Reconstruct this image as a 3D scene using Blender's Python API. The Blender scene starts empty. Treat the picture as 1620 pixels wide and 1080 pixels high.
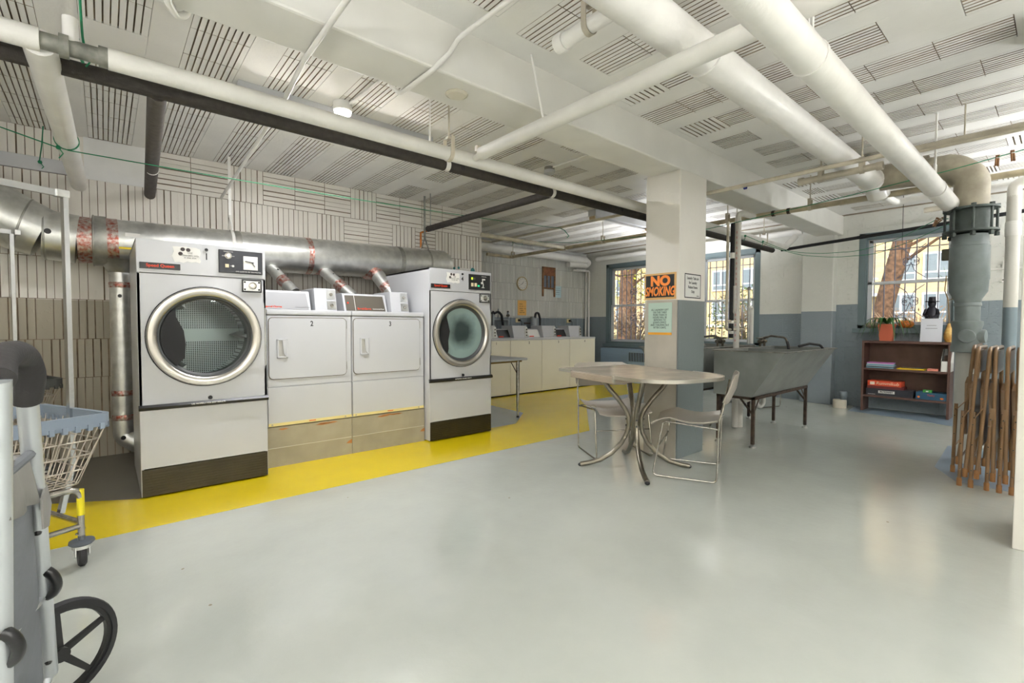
# Basement laundry room of an apartment house: dryers along a tile wall, washers in a
# recess, a dinette table by a column, laundry tubs, shelves, folding chairs and pipework.
import bpy, bmesh, math, random
from mathutils import Vector, Matrix
random.seed(11)
SC = bpy.context.scene
COL = SC.collection
PI = math.pi

# ------------------------------------------------------------------ materials
def srgb(r, g, b):
    f = lambda v: (v/255/12.92) if v/255 <= .04045 else ((v/255+.055)/1.055)**2.4
    return (f(r), f(g), f(b), 1)

MATS = {}
def mat(name, rgb, rough=.5, metal=0., noise=None, bump=None, emit=None, coat=0., spec=.5, alt=None):
    """noise=(scale, amount) mottles the colour; bump=(scale, strength); alt = second colour of the mottle."""
    if name in MATS: return MATS[name]
    m = bpy.data.materials.new(name); m.use_nodes = True
    nt = m.node_tree; N = nt.nodes; L = nt.links
    b = N['Principled BSDF']
    b.inputs['Base Color'].default_value = srgb(*rgb)
    b.inputs['Roughness'].default_value = rough
    b.inputs['Metallic'].default_value = metal
    b.inputs['Specular IOR Level'].default_value = spec
    if coat: b.inputs['Coat Weight'].default_value = coat; b.inputs['Coat Roughness'].default_value = .08
    tc = N.new('ShaderNodeTexCoord')
    if noise:
        n = N.new('ShaderNodeTexNoise'); n.inputs['Scale'].default_value = noise[0]; n.inputs['Detail'].default_value = 5
        L.new(tc.outputs['Object'], n.inputs['Vector'])
        r = N.new('ShaderNodeValToRGB')
        r.color_ramp.elements[0].position = .35; r.color_ramp.elements[1].position = .65
        a = alt if alt else tuple(max(0, v*(1-noise[1])) for v in rgb)
        r.color_ramp.elements[0].color = srgb(*a)
        r.color_ramp.elements[1].color = srgb(*rgb)
        L.new(n.outputs['Fac'], r.inputs['Fac']); L.new(r.outputs['Color'], b.inputs['Base Color'])
    if bump:
        n2 = N.new('ShaderNodeTexNoise'); n2.inputs['Scale'].default_value = bump[0]; n2.inputs['Detail'].default_value = 4
        L.new(tc.outputs['Object'], n2.inputs['Vector'])
        bp = N.new('ShaderNodeBump'); bp.inputs['Strength'].default_value = bump[1]; bp.inputs['Distance'].default_value = .01
        L.new(n2.outputs['Fac'], bp.inputs['Height']); L.new(bp.outputs['Normal'], b.inputs['Normal'])
    if emit:
        b.inputs['Emission Color'].default_value = srgb(*emit[0]); b.inputs['Emission Strength'].default_value = emit[1]
    MATS[name] = m
    return m

def nodes_of(m): return m.node_tree.nodes, m.node_tree.links, m.node_tree.nodes['Principled BSDF']

def glass_mat(name, tint, gloss=.08, through=.9):
    if name in MATS: return MATS[name]
    m = bpy.data.materials.new(name); m.use_nodes = True
    nt = m.node_tree; N = nt.nodes; L = nt.links
    N.remove(N['Principled BSDF']); out = N['Material Output']
    tr = N.new('ShaderNodeBsdfTransparent'); tr.inputs['Color'].default_value = srgb(*tint)
    gl = N.new('ShaderNodeBsdfGlossy'); gl.inputs['Roughness'].default_value = .02
    fr = N.new('ShaderNodeFresnel'); fr.inputs['IOR'].default_value = 1.45
    mx = N.new('ShaderNodeMixShader')
    L.new(fr.outputs['Fac'], mx.inputs['Fac']); L.new(tr.outputs['BSDF'], mx.inputs[1]); L.new(gl.outputs['BSDF'], mx.inputs[2])
    L.new(mx.outputs['Shader'], out.inputs['Surface'])
    MATS[name] = m
    return m

# ------------------------------------------------------------------ mesh builder
class B:
    def __init__(s): s.bm = bmesh.new(); s.xf = Matrix.Identity(4); s.bev = False
    def v(s, p): return s.bm.verts.new(s.xf @ Vector(p))
    def f(s, vs):
        try: return s.bm.faces.new(vs)
        except ValueError: return None
    def box(s, x0, x1, y0, y1, z0, z1, bev=0., seg=2):
        V = [s.v(p) for p in ((x0,y0,z0),(x1,y0,z0),(x1,y1,z0),(x0,y1,z0),(x0,y0,z1),(x1,y0,z1),(x1,y1,z1),(x0,y1,z1))]
        fs = [s.f([V[i] for i in q]) for q in ((0,3,2,1),(4,5,6,7),(0,1,5,4),(1,2,6,5),(2,3,7,6),(3,0,4,7))]
        if bev > 0:
            s.bev = True; es = list({e for fc in fs for e in fc.edges})
            bmesh.ops.bevel(s.bm, geom=es, offset=bev, segments=seg, profile=.5, affect='EDGES', clamp_overlap=True)
        return s
    def quad(s, a, b, c, d): s.f([s.v(a), s.v(b), s.v(c), s.v(d)]); return s
    def prism(s, poly, d, bev=0.):
        """poly: 3-D points of a flat polygon, extruded by vector d."""
        d = Vector(d)
        A = [s.v(p) for p in poly]; Bv = [s.v(Vector(p)+d) for p in poly]
        n = len(poly); fs = [s.f(list(reversed(A))), s.f(Bv)]
        for i in range(n): fs.append(s.f([A[i], A[(i+1) % n], Bv[(i+1) % n], Bv[i]]))
        if bev > 0:
            s.bev = True; es = list({e for fc in fs if fc for e in fc.edges})
            bmesh.ops.bevel(s.bm, geom=es, offset=bev, segments=2, profile=.5, affect='EDGES', clamp_overlap=True)
        return s
    def loft(s, rings, closed=True, caps=True):
        R = [[s.v(p) for p in r] for r in rings]
        n = len(R[0])
        for a, b in zip(R, R[1:]):
            for i in range(n if closed else n-1): s.f([a[i], a[(i+1) % n], b[(i+1) % n], b[i]])
        if caps and closed: s.f(list(reversed(R[0]))); s.f(R[-1])
        return s
    def tube(s, pts, r, n=10, fillet=0., caps=True, closed=False, flat=None, twist=None):
        """a swept round bar (flat=(a,b): rectangular section a x b); r may be a list."""
        P = [Vector(p) for p in pts]
        if fillet > 0: P = fillet_path(P, fillet)
        m = len(P); T = []
        for i in range(m):
            if closed: t = (P[(i+1) % m]-P[i-1])
            elif i == 0: t = P[1]-P[0]
            elif i == m-1: t = P[-1]-P[-2]
            else: t = (P[i+1]-P[i]).normalized()+(P[i]-P[i-1]).normalized()
            T.append(t.normalized() if t.length > 1e-9 else Vector((0,0,1)))
        up = Vector(twist) if twist else (Vector((0,0,1)) if abs(T[0].z) < .9 else Vector((1,0,0)))
        nrm = (up - T[0]*up.dot(T[0])).normalized()
        rings = []
        for i in range(m):
            if i: nrm = nrm - T[i]*nrm.dot(T[i]); nrm = nrm.normalized() if nrm.length > 1e-6 else up
            bn = T[i].cross(nrm)
            rr = r[i] if isinstance(r, (list, tuple)) and len(r) == m else (r[0] if isinstance(r, (list, tuple)) else r)
            if flat: ring = [P[i]+nrm*a*flat[0]/2+bn*b*flat[1]/2 for a, b in ((1,1),(-1,1),(-1,-1),(1,-1))]
            else: ring = [P[i]+(nrm*math.cos(2*PI*k/n)+bn*math.sin(2*PI*k/n))*rr for k in range(n)]
            rings.append(ring)
        if closed: rings.append(rings[0]); caps = False
        return s.loft(rings, True, caps)
    def lathe(s, prof, o=(0,0,0), axis='z', n=32, close=False):
        """prof: (radius, height) pairs turned about an axis through o."""
        o = Vector(o)
        ax = {'x': (Vector((1,0,0)), Vector((0,1,0)), Vector((0,0,1))), 'y': (Vector((0,1,0)), Vector((0,0,1)), Vector((1,0,0))),
              'z': (Vector((0,0,1)), Vector((1,0,0)), Vector((0,1,0)))}[axis] if isinstance(axis, str) else axis
        pr = list(prof)+([prof[0]] if close else [])
        rows = []
        for rr, h in pr:
            if rr < 1e-6: rows.append([s.v(o+ax[0]*h)])
            else: rows.append([s.v(o+ax[0]*h+(ax[1]*math.cos(2*PI*k/n)+ax[2]*math.sin(2*PI*k/n))*rr) for k in range(n)])
        for a, b in zip(rows, rows[1:]):
            for k in range(n):
                k2 = (k+1) % n
                if len(a) == 1 and len(b) == 1: break
                if len(a) == 1: s.f([a[0], b[k2], b[k]])
                elif len(b) == 1: s.f([a[k], a[k2], b[0]])
                else: s.f([a[k], a[k2], b[k2], b[k]])
        return s
    def cyl(s, a, b, r, n=16): return s.tube([a, b], r, n)
    def ball(s, c, r, n=12, sq=(1,1,1)):
        c = Vector(c); h = n//2
        rows = []
        for i in range(h+1):
            th = PI*i/h
            if i in (0, h): rows.append([s.v(c+Vector((0,0,r*sq[2]*math.cos(th))))])
            else: rows.append([s.v(c+Vector((r*sq[0]*math.sin(th)*math.cos(2*PI*k/n), r*sq[1]*math.sin(th)*math.sin(2*PI*k/n), r*sq[2]*math.cos(th)))) for k in range(n)])
        for a, b in zip(rows, rows[1:]):
            for k in range(n):
                k2 = (k+1) % n
                if len(a) == 1: s.f([a[0], b[k], b[k2]])
                elif len(b) == 1: s.f([a[k2], a[k], b[0]])
                else: s.f([a[k2], a[k], b[k], b[k2]])
        return s
    def done(s, name, m, parent=None, smooth=40, fix=True):
        if fix: bmesh.ops.recalc_face_normals(s.bm, faces=s.bm.faces)
        me = bpy.data.meshes.new(name); s.bm.to_mesh(me); s.bm.free()
        for mm in (m if isinstance(m, (list, tuple)) else [m]): me.materials.append(mm)
        if smooth:
            me.polygons.foreach_set('use_smooth', [True]*len(me.polygons)); me.set_sharp_from_angle(angle=math.radians(smooth))
        o = bpy.data.objects.new(name, me); COL.objects.link(o)
        if s.bev and smooth:
            w = o.modifiers.new('even_normals', 'WEIGHTED_NORMAL'); w.keep_sharp = True; w.weight = 80
        if parent: o.parent = parent
        return o

def fillet_path(P, R, k=6):
    out = [P[0]]
    for i in range(1, len(P)-1):
        a, b, c = P[i-1], P[i], P[i+1]
        u = (a-b); w = (c-b); lu, lw = u.length, w.length
        if lu < 1e-6 or lw < 1e-6: continue
        u /= lu; w /= lw
        ang = u.angle(w)
        if ang > PI-.05: out.append(b); continue
        d = min(R/math.tan(ang/2), lu*.49, lw*.49)
        p0, p1 = b+u*d, b+w*d
        for j in range(k+1):
            t = j/k
            out.append(p0*(1-t)**2 + b*2*t*(1-t) + p1*t*t)
    out.append(P[-1])
    return out

# ------------------------------------------------------------------ scene tree
def tag(o, label=None, cat=None, group=None, kind=None):
    if label: o['label'] = label
    if cat: o['category'] = cat
    if group: o['group'] = group
    if kind: o['kind'] = kind
    return o
def thing(name, label, cat, loc=(0,0,0), rotz=0., group=None):
    o = bpy.data.objects.new(name, None); COL.objects.link(o)
    o.empty_display_size = .1; o.location = loc; o.rotation_euler = (0, 0, rotz)
    return tag(o, label, cat, group)
def struct(o, label=None): o['kind'] = 'structure'; return tag(o, label) if label else o
def copy_tree(o, parent=None):
    c = o.copy(); COL.objects.link(c)
    if parent: c.parent = parent
    for ch in list(o.children): copy_tree(ch, c)
    return c
FACE = {'-y': Matrix(((1,0,0),(0,0,-1),(0,1,0))), '-x': Matrix(((0,0,-1),(-1,0,0),(0,1,0))), '+z': Matrix.Identity(3), '+y': Matrix(((-1,0,0),(0,0,1),(0,1,0)))}
def text(name, body, size, m, parent, at, face='-y', align='CENTER', sx=1., shear=0., depth=.0006, bold=0., rot=0., gap=1., label=None):
    cu = bpy.data.curves.new(name, 'FONT'); cu.body = body; cu.size = size; cu.align_x = align; cu.align_y = 'CENTER'
    cu.shear = shear; cu.extrude = depth; cu.offset = bold*size; cu.space_line = gap
    t = bpy.data.objects.new(name, cu); COL.objects.link(t)
    dg = bpy.context.evaluated_depsgraph_get(); dg.update()
    me = bpy.data.meshes.new_from_object(t.evaluated_get(dg))
    bpy.data.objects.remove(t); bpy.data.curves.remove(cu)
    F = FACE[face].to_4x4()
    me.transform(Matrix.Translation(Vector(at)) @ F @ Matrix.Rotation(rot, 4, 'Z') @ Matrix.Diagonal((sx, 1, 1, 1)))
    me.materials.clear(); me.materials.append(m); me.name = name
    o = bpy.data.objects.new(name, me); COL.objects.link(o)
    if parent: o.parent = parent
    if label: o['label'] = label
    return o

# ------------------------------------------------------------------ shared materials
M_CEIL = mat('white_painted_tile', (236,234,228), .42, noise=(3,.03), bump=(60,.12))
M_WJ = mat('brown_wall_groove', (176,158,136), .8, noise=(8,.25))  # brown of wall grooves: grime plus groove shade put into the colour
M_JOINT = mat('grimy_shaded_tile_joint', (166,150,126), .8, noise=(8,.25))  # joint grime, with the shade of the grooves put into its colour
M_WHITE = mat('white_enamel', (194,195,197), .3, noise=(1.5,.02), coat=.3)
M_PIPEW = mat('white_pipe_paint', (238,236,230), .3, noise=(5,.04), bump=(45,.2))
M_PIPED = mat('pipe_canvas_wrap', (226,224,217), .5, noise=(4,.06), bump=(25,.25))
M_CREAM = mat('cream_pipe_paint', (205,196,176), .45, noise=(9,.12), bump=(60,.15))
M_DARKP = mat('dark_foam_insulation', (62,57,52), .8, noise=(30,.2), bump=(200,.2))
M_GALV = mat('galvanised_steel', (228,229,226), .36, .9, noise=(14,.10), bump=(6,.05))
M_GALVD = mat('dull_galvanised_steel', (190,190,184), .45, .85, noise=(10,.2))
M_TAPE = mat('foil_tape', (206,202,196), .3, .9, noise=(42,.3), alt=(176,96,82), bump=(50,.6))
M_STEEL = mat('brushed_stainless', (200,196,188), .28, 1., bump=(90,.05))
M_CHROME = mat('worn_chrome', (186,182,174), .25, 1., noise=(30,.15))
M_BLACK = mat('black_plastic', (26,26,27), .35)
M_BLACKM = mat('matt_black', (20,20,21), .7)
M_NAVY = mat('dark_panel', (50,52,58), .4)
M_RED = mat('red_orange_print', (236,66,30), .5)
M_INK = mat('black_ink', (24,24,26), .6)
M_PAPER = mat('white_paper', (232,230,224), .7)
M_BRONZE = mat('dark_bronze_plate', (66,60,44), .35, .5, noise=(6,.15))
M_RUBBER = mat('black_rubber', (34,34,36), .65)
M_ROPE = mat('green_plastic_line', (22,128,84), .5)
M_TUB = mat('grey_stone_tub', (132,136,132), .4, noise=(5,.1), bump=(30,.1))
M_RUST = mat('rusty_brown_iron', (74,58,44), .6, noise=(25,.35))
M_PVC = mat('white_plastic_pipe', (214,210,202), .35)
M_TAN = mat('brown_painted_steel', (134,102,68), .3, coat=.4)
M_WOOD = mat('weathered_wood', (158,112,70), .6, noise=(18,.3))
M_GREYPAINT = mat('grey_blue_paint', (116,128,134), .4, noise=(4,.06))
M_GLASS = glass_mat('window_glass', (250,252,252))

# ------------------------------------------------------------------ procedural wall / floor paints
def wall_paint(name, zs, top, low, block=None, rough=.5, bumps=.25):
    m = mat(name, top, rough)
    N, L, b = nodes_of(m)
    g = N.new('ShaderNodeNewGeometry'); sp = N.new('ShaderNodeSeparateXYZ'); L.new(g.outputs['Position'], sp.inputs[0])
    mr = N.new('ShaderNodeMath'); mr.operation = 'GREATER_THAN'; mr.inputs[1].default_value = zs
    n0 = N.new('ShaderNodeTexNoise'); n0.inputs['Scale'].default_value = 3; L.new(g.outputs['Position'], n0.inputs['Vector'])
    ad = N.new('ShaderNodeMath'); ad.operation = 'MULTIPLY_ADD'; ad.inputs[1].default_value = .012
    L.new(n0.outputs['Fac'], ad.inputs[0]); L.new(sp.outputs['Z'], ad.inputs[2]); L.new(ad.outputs[0], mr.inputs[0])
    mx = N.new('ShaderNodeMix'); mx.data_type = 'RGBA'; mx.inputs['A'].default_value = srgb(*low); mx.inputs['B'].default_value = srgb(*top)
    L.new(mr.outputs[0], mx.inputs['Factor'])
    n1 = N.new('ShaderNodeTexNoise'); n1.inputs['Scale'].default_value = 1.3; n1.inputs['Detail'].default_value = 6; L.new(g.outputs['Position'], n1.inputs['Vector'])
    rp = N.new('ShaderNodeValToRGB'); rp.color_ramp.elements[0].position = .3; rp.color_ramp.elements[1].position = .7
    rp.color_ramp.elements[0].color = (.88,.88,.87,1); rp.color_ramp.elements[1].color = (1,1,1,1); L.new(n1.outputs['Fac'], rp.inputs['Fac'])
    mu = N.new('ShaderNodeMix'); mu.data_type = 'RGBA'; mu.blend_type = 'MULTIPLY'; mu.inputs['Factor'].default_value = 1
    L.new(mx.outputs['Result'], mu.inputs['A']); L.new(rp.outputs['Color'], mu.inputs['B']); L.new(mu.outputs['Result'], b.inputs['Base Color'])
    # pitted block surface
    vo = N.new('ShaderNodeTexNoise'); vo.inputs['Scale'].default_value = 34; vo.inputs['Detail'].default_value = 8; L.new(g.outputs['Position'], vo.inputs['Vector'])
    cr = N.new('ShaderNodeValToRGB'); cr.color_ramp.elements[0].position = .28; cr.color_ramp.elements[1].position = .42; L.new(vo.outputs['Fac'], cr.inputs['Fac'])
    bp = N.new('ShaderNodeBump'); bp.inputs['Strength'].default_value = bumps; bp.inputs['Distance'].default_value = .012
    if block:
        cb = N.new('ShaderNodeCombineXYZ'); L.new(sp.outputs[block], cb.inputs['X']); L.new(sp.outputs['Z'], cb.inputs['Y'])
        bt = N.new('ShaderNodeTexBrick'); bt.inputs['Scale'].default_value = 1; bt.inputs['Brick Width'].default_value = .41; bt.inputs['Row Height'].default_value = .205
        bt.inputs['Mortar Size'].default_value = .004; bt.inputs['Mortar Smooth'].default_value = .6; L.new(cb.outputs[0], bt.inputs['Vector'])
        sb = N.new('ShaderNodeMath'); sb.operation = 'SUBTRACT'; L.new(cr.outputs['Color'], sb.inputs[0]); L.new(bt.outputs['Fac'], sb.inputs[1])
        L.new(sb.outputs[0], bp.inputs['Height'])
    else: L.new(cr.outputs['Color'], bp.inputs['Height'])
    L.new(bp.outputs['Normal'], b.inputs['Normal'])
    return m
W_TILE = wall_paint('dryer_wall_paint', 1.325, (234,229,220), (176,168,150), None, .5, .1)
W_TILEB = wall_paint('washer_wall_paint', 1.275, (226,226,220), (140,152,160), None, .5, .1)
W_BLOCK = wall_paint('window_wall_paint', 1.31, (226,226,218), (136,148,154), 'Y', .5, .5)
W_BLOCK2 = wall_paint('window_wall_paint_high', 1.43, (226,226,218), (136,148,154), 'Y', .5, .5)
W_COL = wall_paint('column_paint', 1.342, (228,224,216), (112,121,122), None, .4, .12)
W_PLAIN = wall_paint('plain_wall_paint', 0., (228,224,214), (228,224,214), None, .45, .2)

def floor_paint(name, rgb, rough=.2, spots=True):
    m = mat(name, rgb, rough, spec=.5)
    N, L, b = nodes_of(m)
    g = N.new('ShaderNodeNewGeometry')
    n1 = N.new('ShaderNodeTexNoise'); n1.inputs['Scale'].default_value = .9; n1.inputs['Detail'].default_value = 7; n1.inputs['Roughness'].default_value = .65
    L.new(g.outputs['Position'], n1.inputs['Vector'])
    r1 = N.new('ShaderNodeValToRGB'); r1.color_ramp.elements[0].position = .3; r1.color_ramp.elements[1].position = .72
    r1.color_ramp.elements[0].color = srgb(*[v*.93 for v in rgb]); r1.color_ramp.elements[1].color = srgb(*rgb); L.new(n1.outputs['Fac'], r1.inputs['Fac'])
    col = r1.outputs['Color']
    if spots:   # scattered brown drips and scuffs
        vo = N.new('ShaderNodeTexVoronoi'); vo.inputs['Scale'].default_value = 4.2; vo.inputs['Randomness'].default_value = 1
        n2 = N.new('ShaderNodeTexNoise'); n2.inputs['Scale'].default_value = 22; L.new(g.outputs['Position'], n2.inputs['Vector'])
        av = N.new('ShaderNodeVectorMath'); av.operation = 'MULTIPLY_ADD'; av.inputs[1].default_value = (.03,.03,0)
        L.new(n2.outputs['Color'], av.inputs[0]); L.new(g.outputs['Position'], av.inputs[2]); L.new(av.outputs[0], vo.inputs['Vector'])
        lt = N.new('ShaderNodeMath'); lt.operation = 'LESS_THAN'; lt.inputs[1].default_value = .034; L.new(vo.outputs['Distance'], lt.inputs[0])
        sp = N.new('ShaderNodeSeparateColor'); L.new(vo.outputs['Color'], sp.inputs[0])
        l2 = N.new('ShaderNodeMath'); l2.operation = 'LESS_THAN'; l2.inputs[1].default_value = .45; L.new(sp.outputs[0], l2.inputs[0])
        ml = N.new('ShaderNodeMath'); ml.operation = 'MULTIPLY'; L.new(lt.outputs[0], ml.inputs[0]); L.new(l2.outputs[0], ml.inputs[1])
        mm = N.new('ShaderNodeMath'); mm.operation = 'MULTIPLY'; mm.inputs[1].default_value = .7; L.new(ml.outputs[0], mm.inputs[0])
        mx = N.new('ShaderNodeMix'); mx.data_type = 'RGBA'; L.new(mm.outputs[0], mx.inputs['Factor']); L.new(col, mx.inputs['A']); mx.inputs['B'].default_value = srgb(134,122,92)
        col = mx.outputs['Result']
    L.new(col, b.inputs['Base Color']); b.inputs['IOR'].default_value = 2.15 if spots else 1.7
    n3 = N.new('ShaderNodeTexNoise'); n3.inputs['Scale'].default_value = 7; n3.inputs['Detail'].default_value = 5; n3.inputs['Roughness'].default_value = .62; L.new(g.outputs['Position'], n3.inputs['Vector'])
    if not spots: return m
    bp = N.new('ShaderNodeBump'); bp.inputs['Strength'].default_value = .16; bp.inputs['Distance'].default_value = .012
    L.new(n3.outputs['Fac'], bp.inputs['Height']); L.new(bp.outputs['Normal'], b.inputs['Normal'])
    rr = N.new('ShaderNodeMapRange'); rr.inputs['From Min'].default_value = .3; rr.inputs['From Max'].default_value = .7
    rr.inputs['To Min'].default_value = rough*.8; rr.inputs['To Max'].default_value = rough*1.5
    L.new(n1.outputs['Fac'], rr.inputs['Value']); L.new(rr.outputs['Result'], b.inputs['Roughness'])
    return m
F_GREY = floor_paint('grey_green_floor_paint', (190,194,186), .13)
F_YEL = floor_paint('yellow_floor_paint', (222,196,10), .25, False)
F_BLUE = floor_paint('blue_grey_floor_paint', (158,170,178), .25, False)
F_DARK = floor_paint('bare_dark_concrete', (118,113,102), .5, False)

# ------------------------------------------------------------------ the room shell
ZC = 2.66; YL = 5.30; YB = 6.84; XR = 7.98; XL = 3.985
struct(B().box(-3.2,8.23,-3.7,7.1,-.2,0).done('floor', F_GREY, smooth=0), 'glossy grey-green painted concrete floor of the laundry room')
FL = bpy.data.objects['floor']
def paint(name, poly, m, z=.0015):
    o = B().prism([(x,y,.0002) for x, y in poly], (0,0,z)).done(name, m, FL, smooth=0); return o
paint('yellow_walkway_paint', [(-1.2,3.254),(3.904,3.284),(5.41,4.63),(7.9,4.66),(7.9,5.78),(4.09,5.78),(4.09,5.25),(4.05,4.5),(3.54,4.06),(2.3,4.06),(2.3,4.3),(.9,4.3),(.147,3.852),(-1.2,4.63)], F_YEL)
paint('blue_grey_floor_patch', [(2.3,4.061),(3.54,4.061),(4.05,4.5),(4.09,5.25),(4.09,6.8),(3.99,6.8),(3.99,5.28),(2.3,5.28)], F_BLUE)
paint('bare_concrete_strip', [(-1.2,4.632),(.147,3.854),(.9,4.302),(2.29,4.302),(2.29,5.29),(-1.2,5.29)], F_DARK)
paint('blue_grey_floor_edge', [(7.0,.3),(7.92,.3),(7.92,1.9),(7.45,1.86),(7.32,1.2)], mat('slate_floor_tone',(118,134,148),.3), .0012)  # flat, darker blue-grey patch before the bookcase
paint('slate_floor_edge_patch', [(4.62,.16),(6.0,.16),(6.0,.7),(5.0,.66),(4.66,.5)], mat('slate_floor_tone',(118,134,148),.3), .0012)  # same blue-grey tone beneath the folding chairs

def ribs(b, o, u, v, n, wu, wv, along, ng, margin=.014, dep=.011, gw=.0105, jit=.0012):
    """one hollow-clay tile: raised lands between grooves, o = corner on the backing plane, n = outward normal."""
    o, u, v, n = Vector(o), Vector(u), Vector(v), Vector(n)
    j = .0022
    if along == 'v': lo, hi, a, c, wa, wc = j, wv-j, u, v, wu, wv
    else: lo, hi, a, c, wa, wc = j, wu-j, v, u, wv, wu
    step = (wa-2*j)/(ng)
    for k in range(ng):
        a0 = j+step*k+gw/2*(k > 0); a1 = j+step*(k+1)-gw/2*(k < ng-1)
        a0 += random.uniform(-jit,jit) if k else 0
        if jit > .002 and random.random() < .07: a1 += gw
        p = [o+a*x+c*y for x, y in ((a0,lo),(a1,lo),(a1,hi),(a0,hi))]
        q = [x+n*(dep+random.uniform(-.0008,.0008)) for x in p]
        P = [b.v(x) for x in p]; Q = [b.v(x) for x in q]
        b.f(Q)
        for i in range(4):
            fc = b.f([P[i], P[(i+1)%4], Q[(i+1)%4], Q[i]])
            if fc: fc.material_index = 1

# ceiling: smooth concrete joists between rows of grooved tiles
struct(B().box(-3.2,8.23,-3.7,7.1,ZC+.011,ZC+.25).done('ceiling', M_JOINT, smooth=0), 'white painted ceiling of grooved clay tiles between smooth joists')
CE = bpy.data.objects['ceiling']
b = B(); t = B()
PITCH = .4387
for k in range(-8, 18):
    xc = .51+PITCH*k
    if xc < -2.9 or xc > 7.9: continue
    b.box(xc+.14, xc+PITCH-.14, -3.5, YB, ZC, ZC+.012)
    if xc > XL: y1 = YB
    else: y1 = YL
    y = -.9 if k % 2 else -1.05
    while y < y1-.05:
        h = min(.305 if random.random() < .8 else .2, y1-y)
        if not (y < 2.4 and y+h > 2.1):
            if 1.72 < y < 2.1 and random.random() < .62 or (2.4 < y < 2.6 and random.random() < .3) or (xc > 5.4 and y < .5 and random.random() < .5):
                ribs(t, (xc-.14,y,ZC+.011), (1,0,0), (0,1,0), (0,0,-1), .28, h, 'u', 8)
            elif y > 5.9 and xc < 7.2 or random.random() < .94: ribs(t, (xc-.14,y,ZC+.011), (1,0,0), (0,1,0), (0,0,-1), .28, h, 'v', 9, gw=.0068 if xc < 2.4 else .0105)
            else: t.box(xc-.139, xc+.139, y+.002, y+h-.002, ZC, ZC+.012)
        else: t.box(xc-.14, xc+.14, y, y+h, ZC, ZC+.012)
        y += h
    b.box(xc-.14, xc+.14, -3.5, -.9 if k % 2 else -1.05, ZC, ZC+.012)
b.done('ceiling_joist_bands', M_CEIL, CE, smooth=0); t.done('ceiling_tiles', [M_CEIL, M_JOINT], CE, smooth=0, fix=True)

# dryer wall: upper course of sideways tiles, upright tiles below
struct(B().box(-3.2,XL,YL+.011,YL+.3,0,ZC+.2).done('wall_left', mat('grimy_shaded_wall_joint',(150,132,110),.85,noise=(9,.25)), smooth=0), 'white painted hollow clay tile wall behind the dryers')  # backing colour holds joint grime and painted groove shade
WL = bpy.data.objects['wall_left']
b = B(); rows = [0., .32, .68, 1.0, 1.325, 1.66, 2.0, 2.325, ZC]
def wtile(x, w, z0, z1, along, ng): ribs(b, (x,YL+.011,z0), (1,0,0), (0,0,1), (0,-1,0), w, z1-z0, along, ng, gw=.007, jit=.004)
for r, (z0, z1) in enumerate(zip(rows, rows[1:])):
    x = -3.0 - .1*(r % 3)
    while x < XL-.01:
        w = min(random.choice((.3,.3,.305,.29)), XL-x)
        if r == 7:
            if -.10 <= x < .345: x = .345; continue
            if x < -.10 < x+w: w = -.10-x
            along = 'u' if (x > .3 and random.random() < .78) else 'v'
        elif r == 6 and 1.95 < x < 3.2: along = 'u' if random.random() < .8 else 'v'
        else: along = 'v'
        if x > 3.2 and r == 7 and random.random() < .4: b.box(x, x+w-.001, YL, YL+.012, z0+.001, z1-.001)
        else: wtile(x, w, z0, z1, along, (6 if along == 'v' else 7) if w > .2 else 3)
        x += w
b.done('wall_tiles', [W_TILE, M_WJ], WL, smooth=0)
B().box(-.10,.345,YL-.004,YL+.012,2.32,ZC).done('plaster_patch', mat('fresh_plaster',(236,236,234),.6,noise=(4,.04)), WL, smooth=0)
B().box(-1.4,-.16,YL-.022,YL+.001,2.325,2.43,.002).done('wall_board', M_WHITE, WL)
B().box(3.30,3.86,YL-.003,YL+.002,1.80,1.885).done('white_paint_smear', M_PAPER, WL)
b = B()
for x, z, r in ((3.53,1.872,.018),(3.60,1.883,.018),(3.83,1.865,.036)): b.lathe([(r,0),(r*.9,-.004),(0,-.005)], (x,YL-.004,z), 'y', 14)
b.done('teal_paint_blots', mat('teal_paint',(60,140,140),.5), WL)
# return of the dryer wall into the washer recess, and the washer wall
struct(B().box(XL-.3,XL,YL+.013,YB+.2,0,ZC+.1).done('wall_return', W_TILEB, smooth=0), 'short return wall at the washer recess')
struct(B().box(XL-.3,8.23,YB+.011,YB+.3,0,ZC+.2).done('wall_back', mat('grey_wall_joint',(128,128,124),.85), smooth=0), 'ribbed white and blue-grey tile wall behind the washers')
b = B(); z = 0.; r = 0
rows = [0., .32, .64, .96, 1.29, 1.608, 1.914, 2.254, 2.46, ZC]
for r, (z0, z1) in enumerate(zip(rows, rows[1:])):
    x = XL+.001-.12*(r % 2)
    while x < XR:
        w = .32
        x0 = max(x, XL+.001); x1 = min(x+w, XR)
        if x1-x0 > .03: ribs(b, (x0,YB+.011,z0), (1,0,0), (0,0,1), (0,-1,0), x1-x0, z1-z0, 'v', max(2, round((x1-x0)/.036)), gw=.0095)
        x += w
b.done('wall_ribs', [W_TILEB, W_TILEB], bpy.data.objects['wall_back'], smooth=0)

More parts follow.
